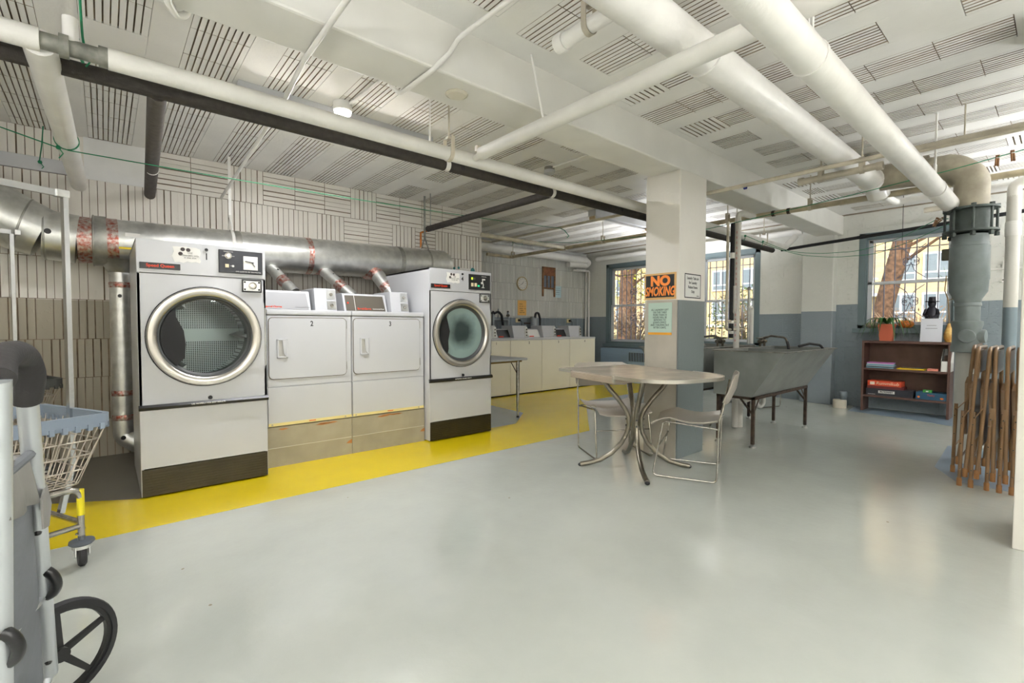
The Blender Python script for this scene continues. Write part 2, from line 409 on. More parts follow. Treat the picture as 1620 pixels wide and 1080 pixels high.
# window wall with three openings
WIN = {1: (5.215,6.29,.745,2.385), 2: (3.216,4.285,.80,2.37), 3: (.85,1.909,1.085,2.392)}
def wall_part(b, y0, y1, z0, z1): b.box(XR, XR+.25, y0, y1, z0, z1)
b = B()
wall_part(b, 6.29, 7.1, 0, ZC+.1); wall_part(b, 5.215, 6.29, 0, .745); wall_part(b, 5.215, 6.29, 2.385, ZC+.1)
wall_part(b, 4.285, 5.215, 0, ZC+.1); wall_part(b, 3.216, 4.285, 0, .80); wall_part(b, 3.216, 4.285, 2.37, ZC+.1)
wall_part(b, 2.4, 3.216, 0, ZC+.1)
struct(b.done('wall_right', W_BLOCK, smooth=0), 'painted concrete block wall with the windows, white over blue-grey')
b = B(); wall_part(b, 1.909, 2.4, 0, ZC+.1); wall_part(b, .85, 1.909, 0, 1.085); wall_part(b, .85, 1.909, 2.392, ZC+.1); wall_part(b, -3.7, .85, 0, ZC+.1)
b.done('wall_block_bay', W_BLOCK2, bpy.data.objects['wall_right'], smooth=0)
struct(B().box(7.82,XR+.01,2.165,2.567,0,ZC+.02,.012).done('trim_1', wall_paint('pilaster_paint',1.336,(222,222,214),(140,150,156),None,.5,.35), smooth=0), 'flat pilaster on the window wall under the beam end')
# beam and column
struct(B().box(-3.2,XR+.01,2.10,2.40,2.405,ZC+.02,.012).done('ceiling_beam', mat('beam_paint',(230,228,221),.42,noise=(2.5,.04),bump=(14,.15)), smooth=0), 'deep white concrete beam across the ceiling over the column')
BEAM = bpy.data.objects['ceiling_beam']
b = B(); b.lathe([(.0,-.012),(.05,-.012),(.056,-.006),(.056,.0)], (1.515,2.245,2.405), 'z', 28)
b.lathe([(.062,.0),(.064,-.006),(.058,-.008)], (1.515,2.245,2.405), 'z', 28)
b.done('round_cover_plate', mat('plate_paint',(214,208,192),.5), BEAM)
struct(B().box(3.62,4.055,2.10,2.425,0,2.41,.006).done('column', W_COL, smooth=0), 'square painted concrete column, cream over grey')
B().box(3.612,3.62,2.112,2.42,.0,1.335,.001).done('cream_front_panel', mat('column_cream_paint',(186,180,166),.45,noise=(4,.08)), bpy.data.objects['column'], smooth=0)
# unseen sides and the block pier at the right edge
struct(B().box(3.471,3.95,-.45,.15,0,ZC+.1,.01).done('wall_front', W_PLAIN, smooth=0), 'cream painted block pier at the right edge of the room')
b = B(); b.box(3.455,3.475,.105,.152,0,2.2,.004)
for z in (.49,1.02,1.52): b.box(3.466,3.473,-.44,.15,z,z+.012)
b.done('corner_strip', W_PLAIN, bpy.data.objects['wall_front'], smooth=0)
struct(B().box(-3.2,8.23,-3.9,-3.5,0,ZC+.1).done('wall_rear', W_PLAIN, smooth=0), 'plain white wall behind the viewpoint')
struct(B().box(-3.2,-3.0,-3.7,7.1,0,ZC+.1).done('wall_side', W_PLAIN, smooth=0), 'plain white side wall beyond the left edge')

# ------------------------------------------------------------------ windows
M_CASE = mat('window_casing_paint', (112,128,132), .4, noise=(3,.05))
M_SASH = mat('window_sash_paint', (206,210,214), .4)
M_GRILLE = mat('lilac_iron_bars', (176,172,196), .45)
LAB = {1: 'barred sash window behind the washers, left of the column', 2: 'barred sash window right of the column behind the tubs', 3: 'barred sash window with iron scrolls above the bookcase'}
def scroll(cy, cz, s, sy, sz):
    pts = []
    for i in range(26):
        a = i/25*2.2*PI; rr = s*(.95-.75*i/25)
        pts.append((8.185, cy+sy*(s*.9-rr*math.cos(a)*1.0), cz+sz*(s*.2+rr*math.sin(a))))
    return pts
for n, (y0, y1, z0, z1) in WIN.items():
    w = thing('window_%d' % n, LAB[n], 'window', (8.0,(y0+y1)/2,z0)); w['kind'] = 'structure'
    def put(o): o.parent = w; o.matrix_parent_inverse = Matrix.Translation(-w.location); return o
    b = B(); c = .078
    for q in ((y0,y0+c,z0,z1),(y1-c,y1,z0,z1),(y0,y1,z1-c,z1),(y0,y1,z0,z0+.05)): b.box(7.975,8.06,q[0],q[1],q[2],q[3],.004)
    for q in ((y0+c,y0+c+.018,z0+.05,z1-c),(y1-c-.018,y1-c,z0+.05,z1-c),(y0+c,y1-c,z1-c-.018,z1-c)): b.box(8.0,8.06,*q)
    put(b.done('casing', M_CASE))
    put(B().box(7.93,8.06,y0-.05,y1+.05,z0-.06,z0+.004,.006).done('sill', M_CASE))
    a0, a1, zt, zb = y0+c+.018, y1-c-.018, z1-c-.018, z0+.05
    zm = zb+(zt-zb)*.49
    for nm, xx, p0, p1 in (('upper_sash',8.075,zm-.02,zt),('lower_sash',8.045,zb,zm+.02)):
        b = B(); s = .05
        for q in ((a0,a0+s,p0,p1),(a1-s,a1,p0,p1),(a0,a1,p1-s*.8,p1),(a0,a1,p0,p0+s*.8)): b.box(xx-.015,xx+.015,*q,.003)
        o = put(b.done(nm, M_SASH))
        g = B().box(xx-.002,xx+.002,a0+s,a1-s,p0+s*.8,p1-s*.8).done('pane', M_GLASS, smooth=0); g.parent = o
    b = B(); nb = 8
    for i in range(nb):
        yy = a0+.04+(a1-a0-.08)*i/(nb-1); b.box(8.18,8.19,yy-.006,yy+.006,zb,zt-.01)
    b.box(8.178,8.192,a0,a1,zt-.14,zt-.128); b.box(8.178,8.192,a0,a1,zb+.03,zb+.042)
    if n == 3 or n == 1:
        cy = (a0+a1)/2
        for cz in (zm+.28, zm-.25):
            for sy in (1,-1):
                for sz in (1,-1):
                    b.tube(scroll(cy+sy*.0, cz, .055, sy, sz), .0055, 5)
                    b.tube([(8.185,cy,cz+sz*.02),(8.185,cy+sy*.04,cz+sz*.13),(8.185,cy+sy*.15,cz+sz*.22)], .005, 5, .1)
    put(b.done('security_bars', M_GRILLE))

AW = 34; AV = 30; UP = 12; AR = 105   # watts of the strip light and the added unseen lamps
# ------------------------------------------------------------------ lamps
M_TUBE = mat('lit_tube', (255,250,240), .4, emit=((255,248,238), 26))
M_LENS = mat('lit_lens', (255,252,246), .4, emit=((255,248,236), 7))
def strip_light(label, x0, x1, y, lit=True):
    t = thing('fluorescent_fixture', label, 'ceiling light', ((x0+x1)/2,y,ZC), 0)
    h = (x1-x0)/2
    B().box(-h,h,-.065,.065,-.085,0,.004).done('housing', M_WHITE, t)
    b = B()
    for s in (-1,1): b.box(s*h-.02*(s>0),s*h+.02*(s<0),-.045,.045,-.125,-.085,.003)
    b.done('lamp_holder', mat('aged_holder',(198,176,140),.5), t)
    B().cyl((-h+.03,0,-.108),(h-.03,0,-.108),.013,10).done('tube', M_TUBE if lit else M_PAPER, t)
    return t
strip_light('white fluorescent strip light on the ceiling above the dryers', .67, 2.08, 3.49)
strip_light('white fluorescent strip light on the ceiling near the washers', 4.96, 6.2, 4.16, False)
def added_bulb(label, x, y, w):  # added lamp out of view, there to brighten the room
    t = thing('ceiling_lamp', label, 'ceiling light', (x,y,ZC))
    B().lathe([(0,0),(.06,0),(.055,-.03),(.02,-.05),(.02,-.06)], (0,0,0), 'z', 18).done('holder', M_PIPEW, t); B().cyl((0,0,-.05),(0,0,-.72),.006,8).done('cord', M_BLACK, t)
    B().ball((0,0,-.80),.07,16,(1,1,1.15)).done('bulb', M_BULB, t)
    l = bpy.data.lights.new('added_bulb_glow', 'POINT'); l.energy = w; l.shadow_soft_size = .085; l.color = (.965,.98,1.03)
    o = bpy.data.objects.new('added_bulb_glow', l); COL.objects.link(o); o.location = (x,y,ZC-.95)
    B().lathe([(.30,-.93),(.24,-1.0),(.10,-1.04),(.0,-1.045)], (0,0,0), 'z', 24).done('added_reflector_bowl', M_PIPEW, t)
    l = bpy.data.lights.new('added_bulb_uplight', 'SPOT'); l.energy = w*UP; l.spot_size = math.radians(170); l.spot_blend = .5; l.shadow_soft_size = .3; l.color = (.965,.98,1.03)  # added upward fill that brightens the ceiling
    o = bpy.data.objects.new('added_bulb_uplight', l); COL.objects.link(o); o.location = (x,y,ZC-.90); o.rotation_euler = (PI,0,0)
def added_uplighter(label, x, y, drop, w):  # added lamp, hidden by the column, to brighten the washer recess
    t = thing('added_uplighter', label, 'ceiling light', (x,y,ZC))
    B().cyl((0,0,0),(0,0,-drop),.006,8).done('stem', M_PIPEW, t)
    B().lathe([(.26,-drop+.03),(.20,-drop-.03),(.08,-drop-.07),(0,-drop-.075)], (0,0,0), 'z', 24).done('added_reflector_bowl', M_PIPEW, t)
    l = bpy.data.lights.new('added_uplighter_glow', 'SPOT'); l.energy = w; l.spot_size = math.radians(172); l.spot_blend = .4; l.shadow_soft_size = .2; l.color = (.965,.98,1.03)
    o = bpy.data.objects.new('added_uplighter_glow', l); COL.objects.link(o); o.location = (x,y,ZC-drop+.04); o.rotation_euler = (PI,0,0)
added_uplighter('added unseen bowl lamp hidden behind the column', 6.75, 4.12, .78, AR)
M_BULB = mat('added_lit_bulb', (255,250,240), .4, emit=((255,244,226), 12))
added_bulb('added unseen fill lamp behind the viewpoint, nearest the side wall', -1.6, .9, AW*.55)
added_bulb('added unseen fill lamp behind the viewpoint, in the rear corner', -1.0, -1.9, AW)
added_bulb('added unseen fill lamp behind the viewpoint, beside the pier', 1.6, -2.6, AW*1.3)
added_bulb('added fill lamp beyond the pier, out of view', 6.2, -1.3, AW)
for x, y, w in ((1.375,3.49,AV),):
    l = bpy.data.lights.new('fluorescent_glow', 'AREA'); l.shape = 'RECTANGLE'; l.size = 1.2; l.size_y = .06; l.energy = w; l.color = (.965,.98,1.03)
    o = bpy.data.objects.new('fluorescent_glow', l); COL.objects.link(o); o.location = (x,y,ZC-.13)
t = thing('ceiling_lamp', 'small round lit lamp on the ceiling beside the strip light', 'ceiling light', (1.29,3.32,ZC))
B().lathe([(0,0),(.062,0),(.062,-.055),(.055,-.06)], (0,0,0), 'z', 20).done('holder', M_PIPEW, t)
B().lathe([(.058,-.058),(.054,-.075),(0,-.085)], (0,0,0), 'z', 20).done('lens', M_LENS, t)
B().tube([(.03,0,-.012),(.05,-.3,-.012),(.06,-.88,-.012)], .011, 8).done('conduit', M_PIPEW, t)
t = thing('smoke_detector', 'round white smoke detector on the ceiling left of the column', 'detector', (3.33,3.33,ZC))
B().lathe([(0,0),(.05,0),(.05,-.03)], (0,0,0), 'z', 20).done('base', mat('grey_metal_box',(128,126,120),.5), t)
B().lathe([(.055,-.03),(.052,-.06),(.03,-.07),(0,-.07)], (0,0,0), 'z', 20).done('cover', M_WHITE, t)
B().tube([(0,-.05,-.01),(0.02,-.9,-.01)], .009, 6).done('conduit', M_PIPEW, t)

# ------------------------------------------------------------------ pipework
def pipe(name, label, pts, r, m, fillet=.0, n=14, cat='pipe', group=None):
    base = Vector(pts[0])
    t = thing(name, label, cat, base)
    B().tube([Vector(p)-base for p in pts], r, n, fillet).done('pipe_run', m, t)
    return t, base
def ringpart(t, base, at, d, r, w, name, m, lip=.003):
    """a band round a pipe: at = point on the axis, d = pipe direction."""
    d = Vector(d).normalized(); u = d.orthogonal().normalized(); v = d.cross(u)
    B().lathe([(r-.002,-w/2),(r+lip,-w/2),(r+lip,w/2),(r-.002,w/2)], Vector(at)-base, (d,u,v), 18).done(name, m, t)
def rod(t, base, a, c, m=None, name='hanger_rod', r=.006):
    B().cyl(Vector(a)-base, Vector(c)-base, r, 8).done(name, m or M_CREAM, t)
def clevis(t, base, at, d, r, m=None, name='hanger_strap', up=.06):
    """strap hanger round a pipe with two ears."""
    d = Vector(d).normalized(); z = Vector((0,0,1)); s = d.cross(z).normalized(); c = Vector(at)-base
    pts = [c+s*(r+.004)+z*(r+up)] + [c+(s*math.cos(a)+z*math.sin(a))*(r+.004) for a in [0,-.4,-.8,-1.2,-PI/2,-1.94,-2.34,-2.74,-PI]] + [c-s*(r+.004)+z*(r+up)]
    b = B(); b.tube(pts, .01, flat=(.028,.004), twist=d)
    b.box(c.x-.016,c.x+.016,c.y-.016,c.y+.016,c.z+r+up-.012,c.z+r+up+.004)
    b.done(name, m or M_CREAM, t)

# main wrapped white pipe and the dark insulated pipe below it, running with the dryer wall
Y1, Z1 = 2.665, 2.24
t, o = pipe('wrapped_pipe', 'large white wrapped pipe running under the ceiling past the column', [(.035,Y1,Z1),(7.42,Y1,Z1),(7.62,2.60,2.41)], .044, M_PIPED, .09, 18)
B().cyl(Vector((-3.0,Y1,Z1))-o, Vector((-.17,Y1,Z1))-o, .044, 18).done('pipe_end_run', M_PIPED, t)
B().cyl(Vector((-.18,Y1,Z1))-o, Vector((.045,Y1,Z1))-o, .033, 18).done('bare_fitting', mat('bare_grey_iron',(150,150,140),.6,.3,noise=(18,.3)), t)
ringpart(t, o, (-.10,Y1,Z1), (1,0,0), .034, .03, 'fitting_collar', mat('bare_grey_iron',(150,150,140),.6,.3), .012)
ringpart(t, o, (.02,Y1,Z1), (1,0,0), .034, .03, 'fitting_collar', mat('bare_grey_iron',(150,150,140),.6,.3), .008)
B().tube([Vector((-.08,Y1,Z1))-o, Vector((-.08,Y1,Z1+.12))-o], .026, 12).done('branch_stub', M_PIPEW, t)
for x in (1.737, 5.9, 6.7): clevis(t, o, (x,Y1,Z1), (1,0,0), .044); rod(t, o, (x,Y1,Z1+.10), (x,Y1,ZC))
rod(t, o, (1.60,Y1+.01,Z1), (1.60,Y1+.01,ZC), M_PIPEW)
Y2, Z2 = 2.92, 2.26
t, o = pipe('insulated_pipe', 'long dark insulated pipe running beside the white wrapped pipe', [(-3.0,Y2,Z2),(7.66,Y2,Z2-.005)], .037, M_DARKP, 0, 16)
for x in (1.88, 2.95): ringpart(t, o, (x,Y2,Z2), (1,0,0), .037, .035, 'white_clip', M_PIPEW)
for x in (2.0, 2.75, 3.9): ringpart(t, o, (x,Y2,Z2), (1,0,0), .0372, .03, 'tape_ring', mat('shiny_black_tape',(60,60,60),.2), .0008)
pipe('insulated_pipe', 'black insulated pipe crossing the window wall above the bookcase window', [(7.7,2.811,2.25),(7.7,.3,2.39)], .022, M_BLACKM, 0, 12)
t, o = pipe('insulated_pipe', 'dark insulated branch pipe running back to the dryer wall end', [(2.965,Y2+.03,Z2),(2.93,4.95,2.255)], .034, M_DARKP, 0, 14)
rod(t, o, (2.935,4.9,2.26), (2.935,4.9,ZC), M_GALVD, 'hanger_rod', .007)
t, o = pipe('insulated_pipe', 'dark insulated pipe entering the tile wall above dryer one', [(.222,Y2+.03,Z2),(.330,5.31,2.265)], .041, mat('dark_grey_wrap',(92,86,80),.75,noise=(30,.12)), 0, 16)
ringpart(t, o, (.291,4.42,2.263), (.108,2.36,.005), .041, .02, 'joint_ring', M_PIPEW, .001)
t, o = pipe('wrapped_pipe', 'white pipe entering the tile wall left of the dark one', [(-.175,Y1+.02,Z1),(-.133,5.31,2.264)], .054, M_PIPEW, 0, 18)

# pipes over the right half of the room
X3 = 1.895
t, o = pipe('wrapped_pipe', 'white wrapped pipe crossing under the beam toward the strip light', [(X3,2.52,Z1),(X3,-3.4,Z1+.005)], .041, M_PIPED, 0, 18)
B().cyl(Vector((X3,2.52,Z1))-o, Vector((X3+.02,2.62,Z1))-o, .02, 12).done('bare_end', M_PIPEW, t)
B().box(-.02,.02,.02,.05,.02,.06,.004).done('end_clamp', M_CREAM, t)
rod(t, o, (1.88,1.93,Z1+.03), (1.88,2.03,ZC), M_PIPEW)
Y4, Z4 = 1.185, 2.43
t, o = pipe('large_white_pipe', 'large white drain pipe nearest the beam, with a collar', [(-3,Y4,Z4),(5.28,Y4,Z4),(5.42,Y4,Z4-.02),(5.5,Y4-.01,Z4-.1)], .088, M_PIPEW, .06, 24)
ringpart(t, o, (2.28,Y4,Z4), (1,0,0), .088, .09, 'coupling', M_PIPEW, .01)
ringpart(t, o, (5.25,Y4,Z4), (1,0,0), .088, .05, 'coupling', M_PIPEW, .012)
Y5, Z5 = .655, 2.12
t, o = pipe('large_white_pipe', 'large white drain pipe running to the grey stack at the right', [(-.9,Y5,Z5),(5.35,Y5,Z5)], .063, M_PIPEW, 0, 24)
for x in (2.02, 4.6):
    ringpart(t, o, (x,Y5,Z5), (1,0,0), .064, .02, 'hanger_strap', M_PIPEW, .004)
    b = B(); p = Vector((x,Y5,Z5+.065))-o; b.box(p.x-.03,p.x-.012,p.y-.006,p.y+.006,p.z,p.z+.11,.002); b.box(p.x+.012,p.x+.03,p.y-.006,p.y+.006,p.z,p.z+.11,.002); b.done('strap_ear', M_PIPEW, t)
    rod(t, o, (x,Y5,Z5+.16), (x,Y5,ZC), M_PIPEW, 'hanger_rod', .007)
t, o = pipe('cream_pipe', 'thin cream pipe with a blue tag crossing right of the column', [(4.10,2.6,2.296),(4.12,.15,2.30)], .017, M_CREAM, 0, 12)
ringpart(t, o, (4.159,1.813,2.296), (0,1,0), .0172, .02, 'blue_tag', mat('blue_tape',(36,52,140),.4), .0015)
t, o = pipe('cream_pipe', 'short capped cream pipe hung on two straps', [(4.36,1.45,2.296),(4.36,.93,2.30)], .026, M_CREAM, 0, 14)
for y in (1.45,.93): ringpart(t, o, (4.36,y,2.298), (0,1,0), .026, .04, 'end_cap', M_CREAM, .005)
for y in (1.31,1.04): clevis(t, o, (4.36,y,2.298), (0,1,0), .026); rod(t, o, (4.36,y,2.36), (4.36,y,ZC))
t, o = pipe('cream_pipe', 'long cream pipe crossing the room in front of the windows', [(5.0,6.5,2.335),(5.52,6.5,2.335),(5.52,.12,2.333)], .027, mat('yellowed_pipe_paint',(196,184,154),.5,noise=(8,.18)), .06, 14)
for y in (6.42,4.42,2.60,1.75): clevis(t, o, (5.52,y,2.333), (0,1,0), .027); rod(t, o, (5.52,y,2.40), (5.52,y,ZC))
for y in (2.1,1.95): ringpart(t, o, (5.52,y,2.333), (0,1,0), .027, .03, 'clamp_ring', M_RUST, .004)
t, o = pipe('cream_pipe', 'cream pipe joining the long pipe from the washer recess', [(3.835,5.1,2.323),(5.554,5.17,2.335)], .03, M_CREAM, 0, 14)
ringpart(t, o, (5.517,5.162,2.335), (0,1,0), .03, .06, 'tee_fitting', M_CREAM, .008)
t, o = pipe('cream_pipe', 'thin brown-cream pipe slanting over the washer recess', [(4.0,5.78,2.4),(4.55,5.79,2.4),(4.60,3.38,2.41)], .017, M_CREAM, .04, 10)
t, o = pipe('large_white_pipe', 'white pipe along the top of the washer wall', [(XL-.1,6.70,2.497),(7.80,6.70,2.497)], .075, M_PIPEW, 0, 20)
B().tube([Vector((7.80,6.70,2.497))-o, Vector((7.86,6.66,2.45))-o, Vector((7.84,6.72,2.40))-o, Vector((7.3,6.74,2.38))-o], .06, 16, .03).done('elbow', M_PIPEW, t)
pipe('large_white_pipe', 'white pipe along the top of the window wall', [(7.86,6.45,2.50),(7.86,2.58,2.515)], .045, M_PIPEW, 0, 16)
b = B()
for k, y in enumerate((6.78, 6.70)):
    t, o = pipe('riser_pipe', 'thin white riser in the washer corner, %s' % ('nearer the washer wall' if k == 0 else 'nearer the window'), [(7.6-.1*k,6.79,2.30-.02*k),(7.91,y,2.30-.02*k),(7.91,y,.06)], .022, M_PIPEW, .04, 12)
t, o = pipe('white_pipe', 'short white pipe with a capped end hung above the beam light', [(1.665,1.60,2.45),(1.67,1.12,2.455)], .035, M_PIPEW, 0, 16)
ringpart(t, o, (1.665,1.585,2.45), (0,1,0), .035, .05, 'end_cap', M_PIPEW, .009)
clevis(t, o, (1.665,1.42,2.45), (0,1,0), .035); rod(t, o, (1.665,1.42,2.53), (1.665,1.42,ZC))

# conduits
def conduit(label, pts, r=.0125, fil=.07):
    t, o = pipe('conduit', label, pts, r, M_PIPEW, fil, 10); return t, o
conduit('thin white conduit passing under the beam into the tile wall', [(.72,.4,2.385),(0.753,2.423,2.385),(.79,2.9,2.37),(0.875,5.3,2.331)])
conduit('thin white conduit bent around the beam', [(1.49,1.2,2.64),(1.42,2.08,2.60),(1.36,2.08,2.50),(1.268,2.10,2.388),(1.262,2.42,2.388),(1.21,2.43,2.42),(1.16,2.43,2.645)], .0125, .04)
conduit('short white conduit hooked under the beam at top left', [(.19,1.9,2.388),(.215,2.33,2.388),(.25,2.42,2.388),(.29,2.43,2.41),(.30,2.43,2.648)], .014, .06)
t, o = pipe('copper_pipe', 'short copper pipe rising from the duct end', [(2.978,5.2,2.069),(2.975,5.2,2.254),(3.068,5.2,2.289)], .012, mat('bright_copper',(196,120,58),.3,.9,noise=(12,.2)), .02, 10)
B().cyl(Vector((2.978,5.2,2.069))-o, Vector((2.978,5.2,2.007))-o, .018, 10).done('white_end', M_PIPEW, t)

# the cast-iron stack by the bookcase
SX, SY = 5.36, .535
def sz(y): return None
t = thing('drain_stack', 'grey cast-iron drain stack with a bolted coupling right of the window', 'pipe', (SX,SY,0))
M_STK = mat('grey_stack_paint', (126,136,136), .45, noise=(8,.12), bump=(40,.12))
R0 = .113
B().lathe([(R0,1.86),(R0,1.80),(R0+.004,1.795),(R0+.004,1.77),(R0+.010,1.765),(R0+.012,1.50),(R0+.008,1.49),(R0+.004,1.40),(.084,1.34),(.080,1.31),(.084,1.305),(.084,1.285),(.078,1.28),(.078,1.16)], (0,0,0), 'z', 32).done('stack_pipe', M_STK, t)
B().lathe([(.078,1.165),(.098,1.16),(.098,1.13),(.090,1.10),(.090,.98),(.098,.95),(.098,.91),(.07,.905)], (0,0,0), 'z', 32).done('clean_out_hub', M_STK, t)
for a in (3.24, 4.6): 
    d = Vector((math.cos(a),math.sin(a),0)); u = Vector((-d.y,d.x,0))
    B().lathe([(.0,.115),(.05,.115),(.055,.105),(.055,.05)], (0,0,1.04), (d,u,Vector((0,0,1))), 20).done('clean_out_plug', M_STK, t)
B().lathe([(.066,.91),(.066,.0)], (0,0,0), 'z', 24).done('lower_pipe', mat('cream_grey_pipe',(186,186,178),.45), t)
M_CPL = mat('dark_green_grey_iron', (74,84,80), .5, .2, noise=(14,.2))
b = B()
for z in (1.885, 2.065): b.lathe([(R0+.004,z-.012),(R0+.058,z-.008),(R0+.058,z+.008),(R0+.004,z+.012)], (0,0,0), 'z', 32, True)
b.lathe([(R0+.012,1.88),(R0+.012,2.07)], (0,0,0), 'z', 32)
b.done('bolted_coupling', M_CPL, t)
for k in range(8):
    a = k*PI/4+.2; p = (math.cos(a)*(R0+.042), math.sin(a)*(R0+.042))
    b = B(); b.cyl((p[0],p[1],1.85),(p[0],p[1],2.09),.009,8); b.cyl((p[0],p[1],1.84),(p[0],p[1],1.87),.018,6); b.cyl((p[0],p[1],2.07),(p[0],p[1],2.09),.018,6)
    b.done('bolt', M_CPL, t)
B().tube([(0,0,2.06),(0,0,2.32),(0,.12,2.43),(0,.7,2.46)], R0-.002, 28, .13).done('upper_elbow', mat('cream_iron_paint',(170,162,142),.5,noise=(10,.15)), t)
b = B(); b.lathe([(R0+.012,-.03),(R0+.012,.03)], (0,.30,2.447), 'y', 28); b.done('elbow_hub', mat('cream_iron_paint',(170,162,142)), t)
t = thing('white_stack_pipe', 'white pipe turning blue-grey below, beside the pier at right edge', 'pipe', (5.75,.315,0))
B().lathe([(.044,0),(.044,2.2)], (0,0,0), 'z', 24).done('pipe_run', wall_paint('riser_paint',1.285,(222,220,212),(132,148,156),None,.4,.1), t)
B().lathe([(.050,1.87),(.050,1.98),(.046,1.99)], (0,0,0), 'z', 24).done('collar', M_PIPEW, t)
B().tube([(0,0,2.19),(0,0,2.3),(0,-.4,2.34)], .044, 20, .06).done('elbow', M_PIPEW, t)
t, o = pipe('cream_pipe', 'thin cream pipe on the ceiling at far right', [(4.55,.80,2.40),(4.58,.16,2.41)], .016, M_CREAM, 0, 10)
B().ball((0,.0,0), .04, 12).done('junction', M_CREAM, t)
rod(t, o, (4.56,.5,2.40), (4.56,.5,ZC), M_CREAM, 'hanger_rod', .005)
pipe('cream_pipe', 'cream pipe end above the bookcase window', [(7,1.079,2.413),(7,0.804,2.424)], .03, M_CREAM, 0, 12)
pipe('white_pipe', 'thin white pipe turning along the ceiling past the large pipe end', [(5.62,1.16,2.34),(5.95,1.13,2.34),(5.98,.3,2.34)], .032, M_PIPEW, .05, 12)

# ------------------------------------------------------------------ big tumble dryers
def drum_mat():
    m = mat('perforated_drum', (196,204,202), .35, .85)
    N, L, b = nodes_of(m)
    tc = N.new('ShaderNodeTexCoord'); sp = N.new('ShaderNodeSeparateXYZ'); L.new(tc.outputs['Object'], sp.inputs[0])
    cb = N.new('ShaderNodeCombineXYZ'); L.new(sp.outputs['X'], cb.inputs['X']); L.new(sp.outputs['Z'], cb.inputs['Y'])
    vo = N.new('ShaderNodeTexVoronoi'); vo.inputs['Scale'].default_value = 72; vo.inputs['Randomness'].default_value = 0; L.new(cb.outputs[0], vo.inputs['Vector'])
    lt = N.new('ShaderNodeMath'); lt.operation = 'LESS_THAN'; lt.inputs[1].default_value = .32; L.new(vo.outputs['Distance'], lt.inputs[0])
    ab = N.new('ShaderNodeMath'); ab.operation = 'ABSOLUTE'; L.new(sp.outputs['Z'], ab.inputs[0])
    gt = N.new('ShaderNodeMath'); gt.operation = 'GREATER_THAN'; gt.inputs[1].default_value = .045; L.new(ab.outputs[0], gt.inputs[0])
    ml = N.new('ShaderNodeMath'); ml.operation = 'MULTIPLY'; L.new(lt.outputs[0], ml.inputs[0]); L.new(gt.outputs[0], ml.inputs[1])
    mx = N.new('ShaderNodeMix'); mx.data_type = 'RGBA'; mx.inputs['A'].default_value = srgb(190,196,196); mx.inputs['B'].default_value = srgb(14,18,18)
    L.new(ml.outputs[0], mx.inputs['Factor']); L.new(mx.outputs['Result'], b.inputs['Base Color'])
    return m
M_DRUM = drum_mat()
def dusty_glass():
    m = mat('lint_dusted_glass', (128,150,146), .35, noise=None)
    N, L, b = nodes_of(m)
    tc = N.new('ShaderNodeTexCoord'); vl = N.new('ShaderNodeVectorMath'); vl.operation = 'LENGTH'
    mp = N.new('ShaderNodeMapping'); mp.inputs['Scale'].default_value = (1,0,1); mp.inputs['Location'].default_value = (.0,0,-.02)
    L.new(tc.outputs['Object'], mp.inputs['Vector']); 
    n = N.new('ShaderNodeTexNoise'); n.inputs['Scale'].default_value = 9; n.inputs['Detail'].default_value = 8; L.new(mp.outputs[0], n.inputs['Vector'])
    ad = N.new('ShaderNodeVectorMath'); ad.operation = 'MULTIPLY_ADD'; ad.inputs[1].default_value = (.10,0,.10); L.new(n.outputs['Color'], ad.inputs[0]); L.new(mp.outputs[0], ad.inputs[2])
    sb = N.new('ShaderNodeVectorMath'); sb.operation = 'SUBTRACT'; sb.inputs[1].default_value = (.05,0,.05); L.new(ad.outputs[0], sb.inputs[0])
    L.new(sb.outputs[0], vl.inputs[0])
    r = N.new('ShaderNodeValToRGB'); r.color_ramp.elements[0].position = .08; r.color_ramp.elements[0].color = srgb(44,60,58)
    r.color_ramp.elements[1].position = .20; r.color_ramp.elements[1].color = srgb(134,156,152)
    L.new(vl.outputs['Value'], r.inputs['Fac']); L.new(r.outputs['Color'], b.inputs['Base Color'])
    b.inputs['Coat Weight'].default_value = .6
    return m
M_DGLASS = glass_mat('dark_door_glass', (212,218,218))
def panel_with_hole(b, x0, x1, z0, z1, y, cx, cz, r, n=64):
    C = [(cx+r*math.cos(2*PI*k/n), y, cz+r*math.sin(2*PI*k/n)) for k in range(n)]
    def edge(a):
        c, s = math.cos(a), math.sin(a); t = 1e9
        if c > 1e-9: t = min(t, (x1-cx)/c)
        if c < -1e-9: t = min(t, (x0-cx)/c)
        if s > 1e-9: t = min(t, (z1-cz)/s)
        if s < -1e-9: t = min(t, (z0-cz)/s)
        return (cx+c*t, y, cz+s*t)
    O = [edge(2*PI*k/n) for k in range(n)]
    for cr in ((x0,z0),(x1,z0),(x1,z1),(x0,z1)):
        k = min(range(n), key=lambda k: (O[k][0]-cr[0])**2+(O[k][2]-cr[1])**2); O[k] = (cr[0], y, cr[1])
    Vc = [b.v(p) for p in C]; Vo = [b.v(p) for p in O]; Vd = [b.v((p[0],y+.05,p[2])) for p in C]
    for k in range(n):
        j = (k+1) % n
        b.f([Vc[k],Vc[j],Vo[j],Vo[k]]); b.f([Vd[k],Vd[j],Vc[j],Vc[k]])
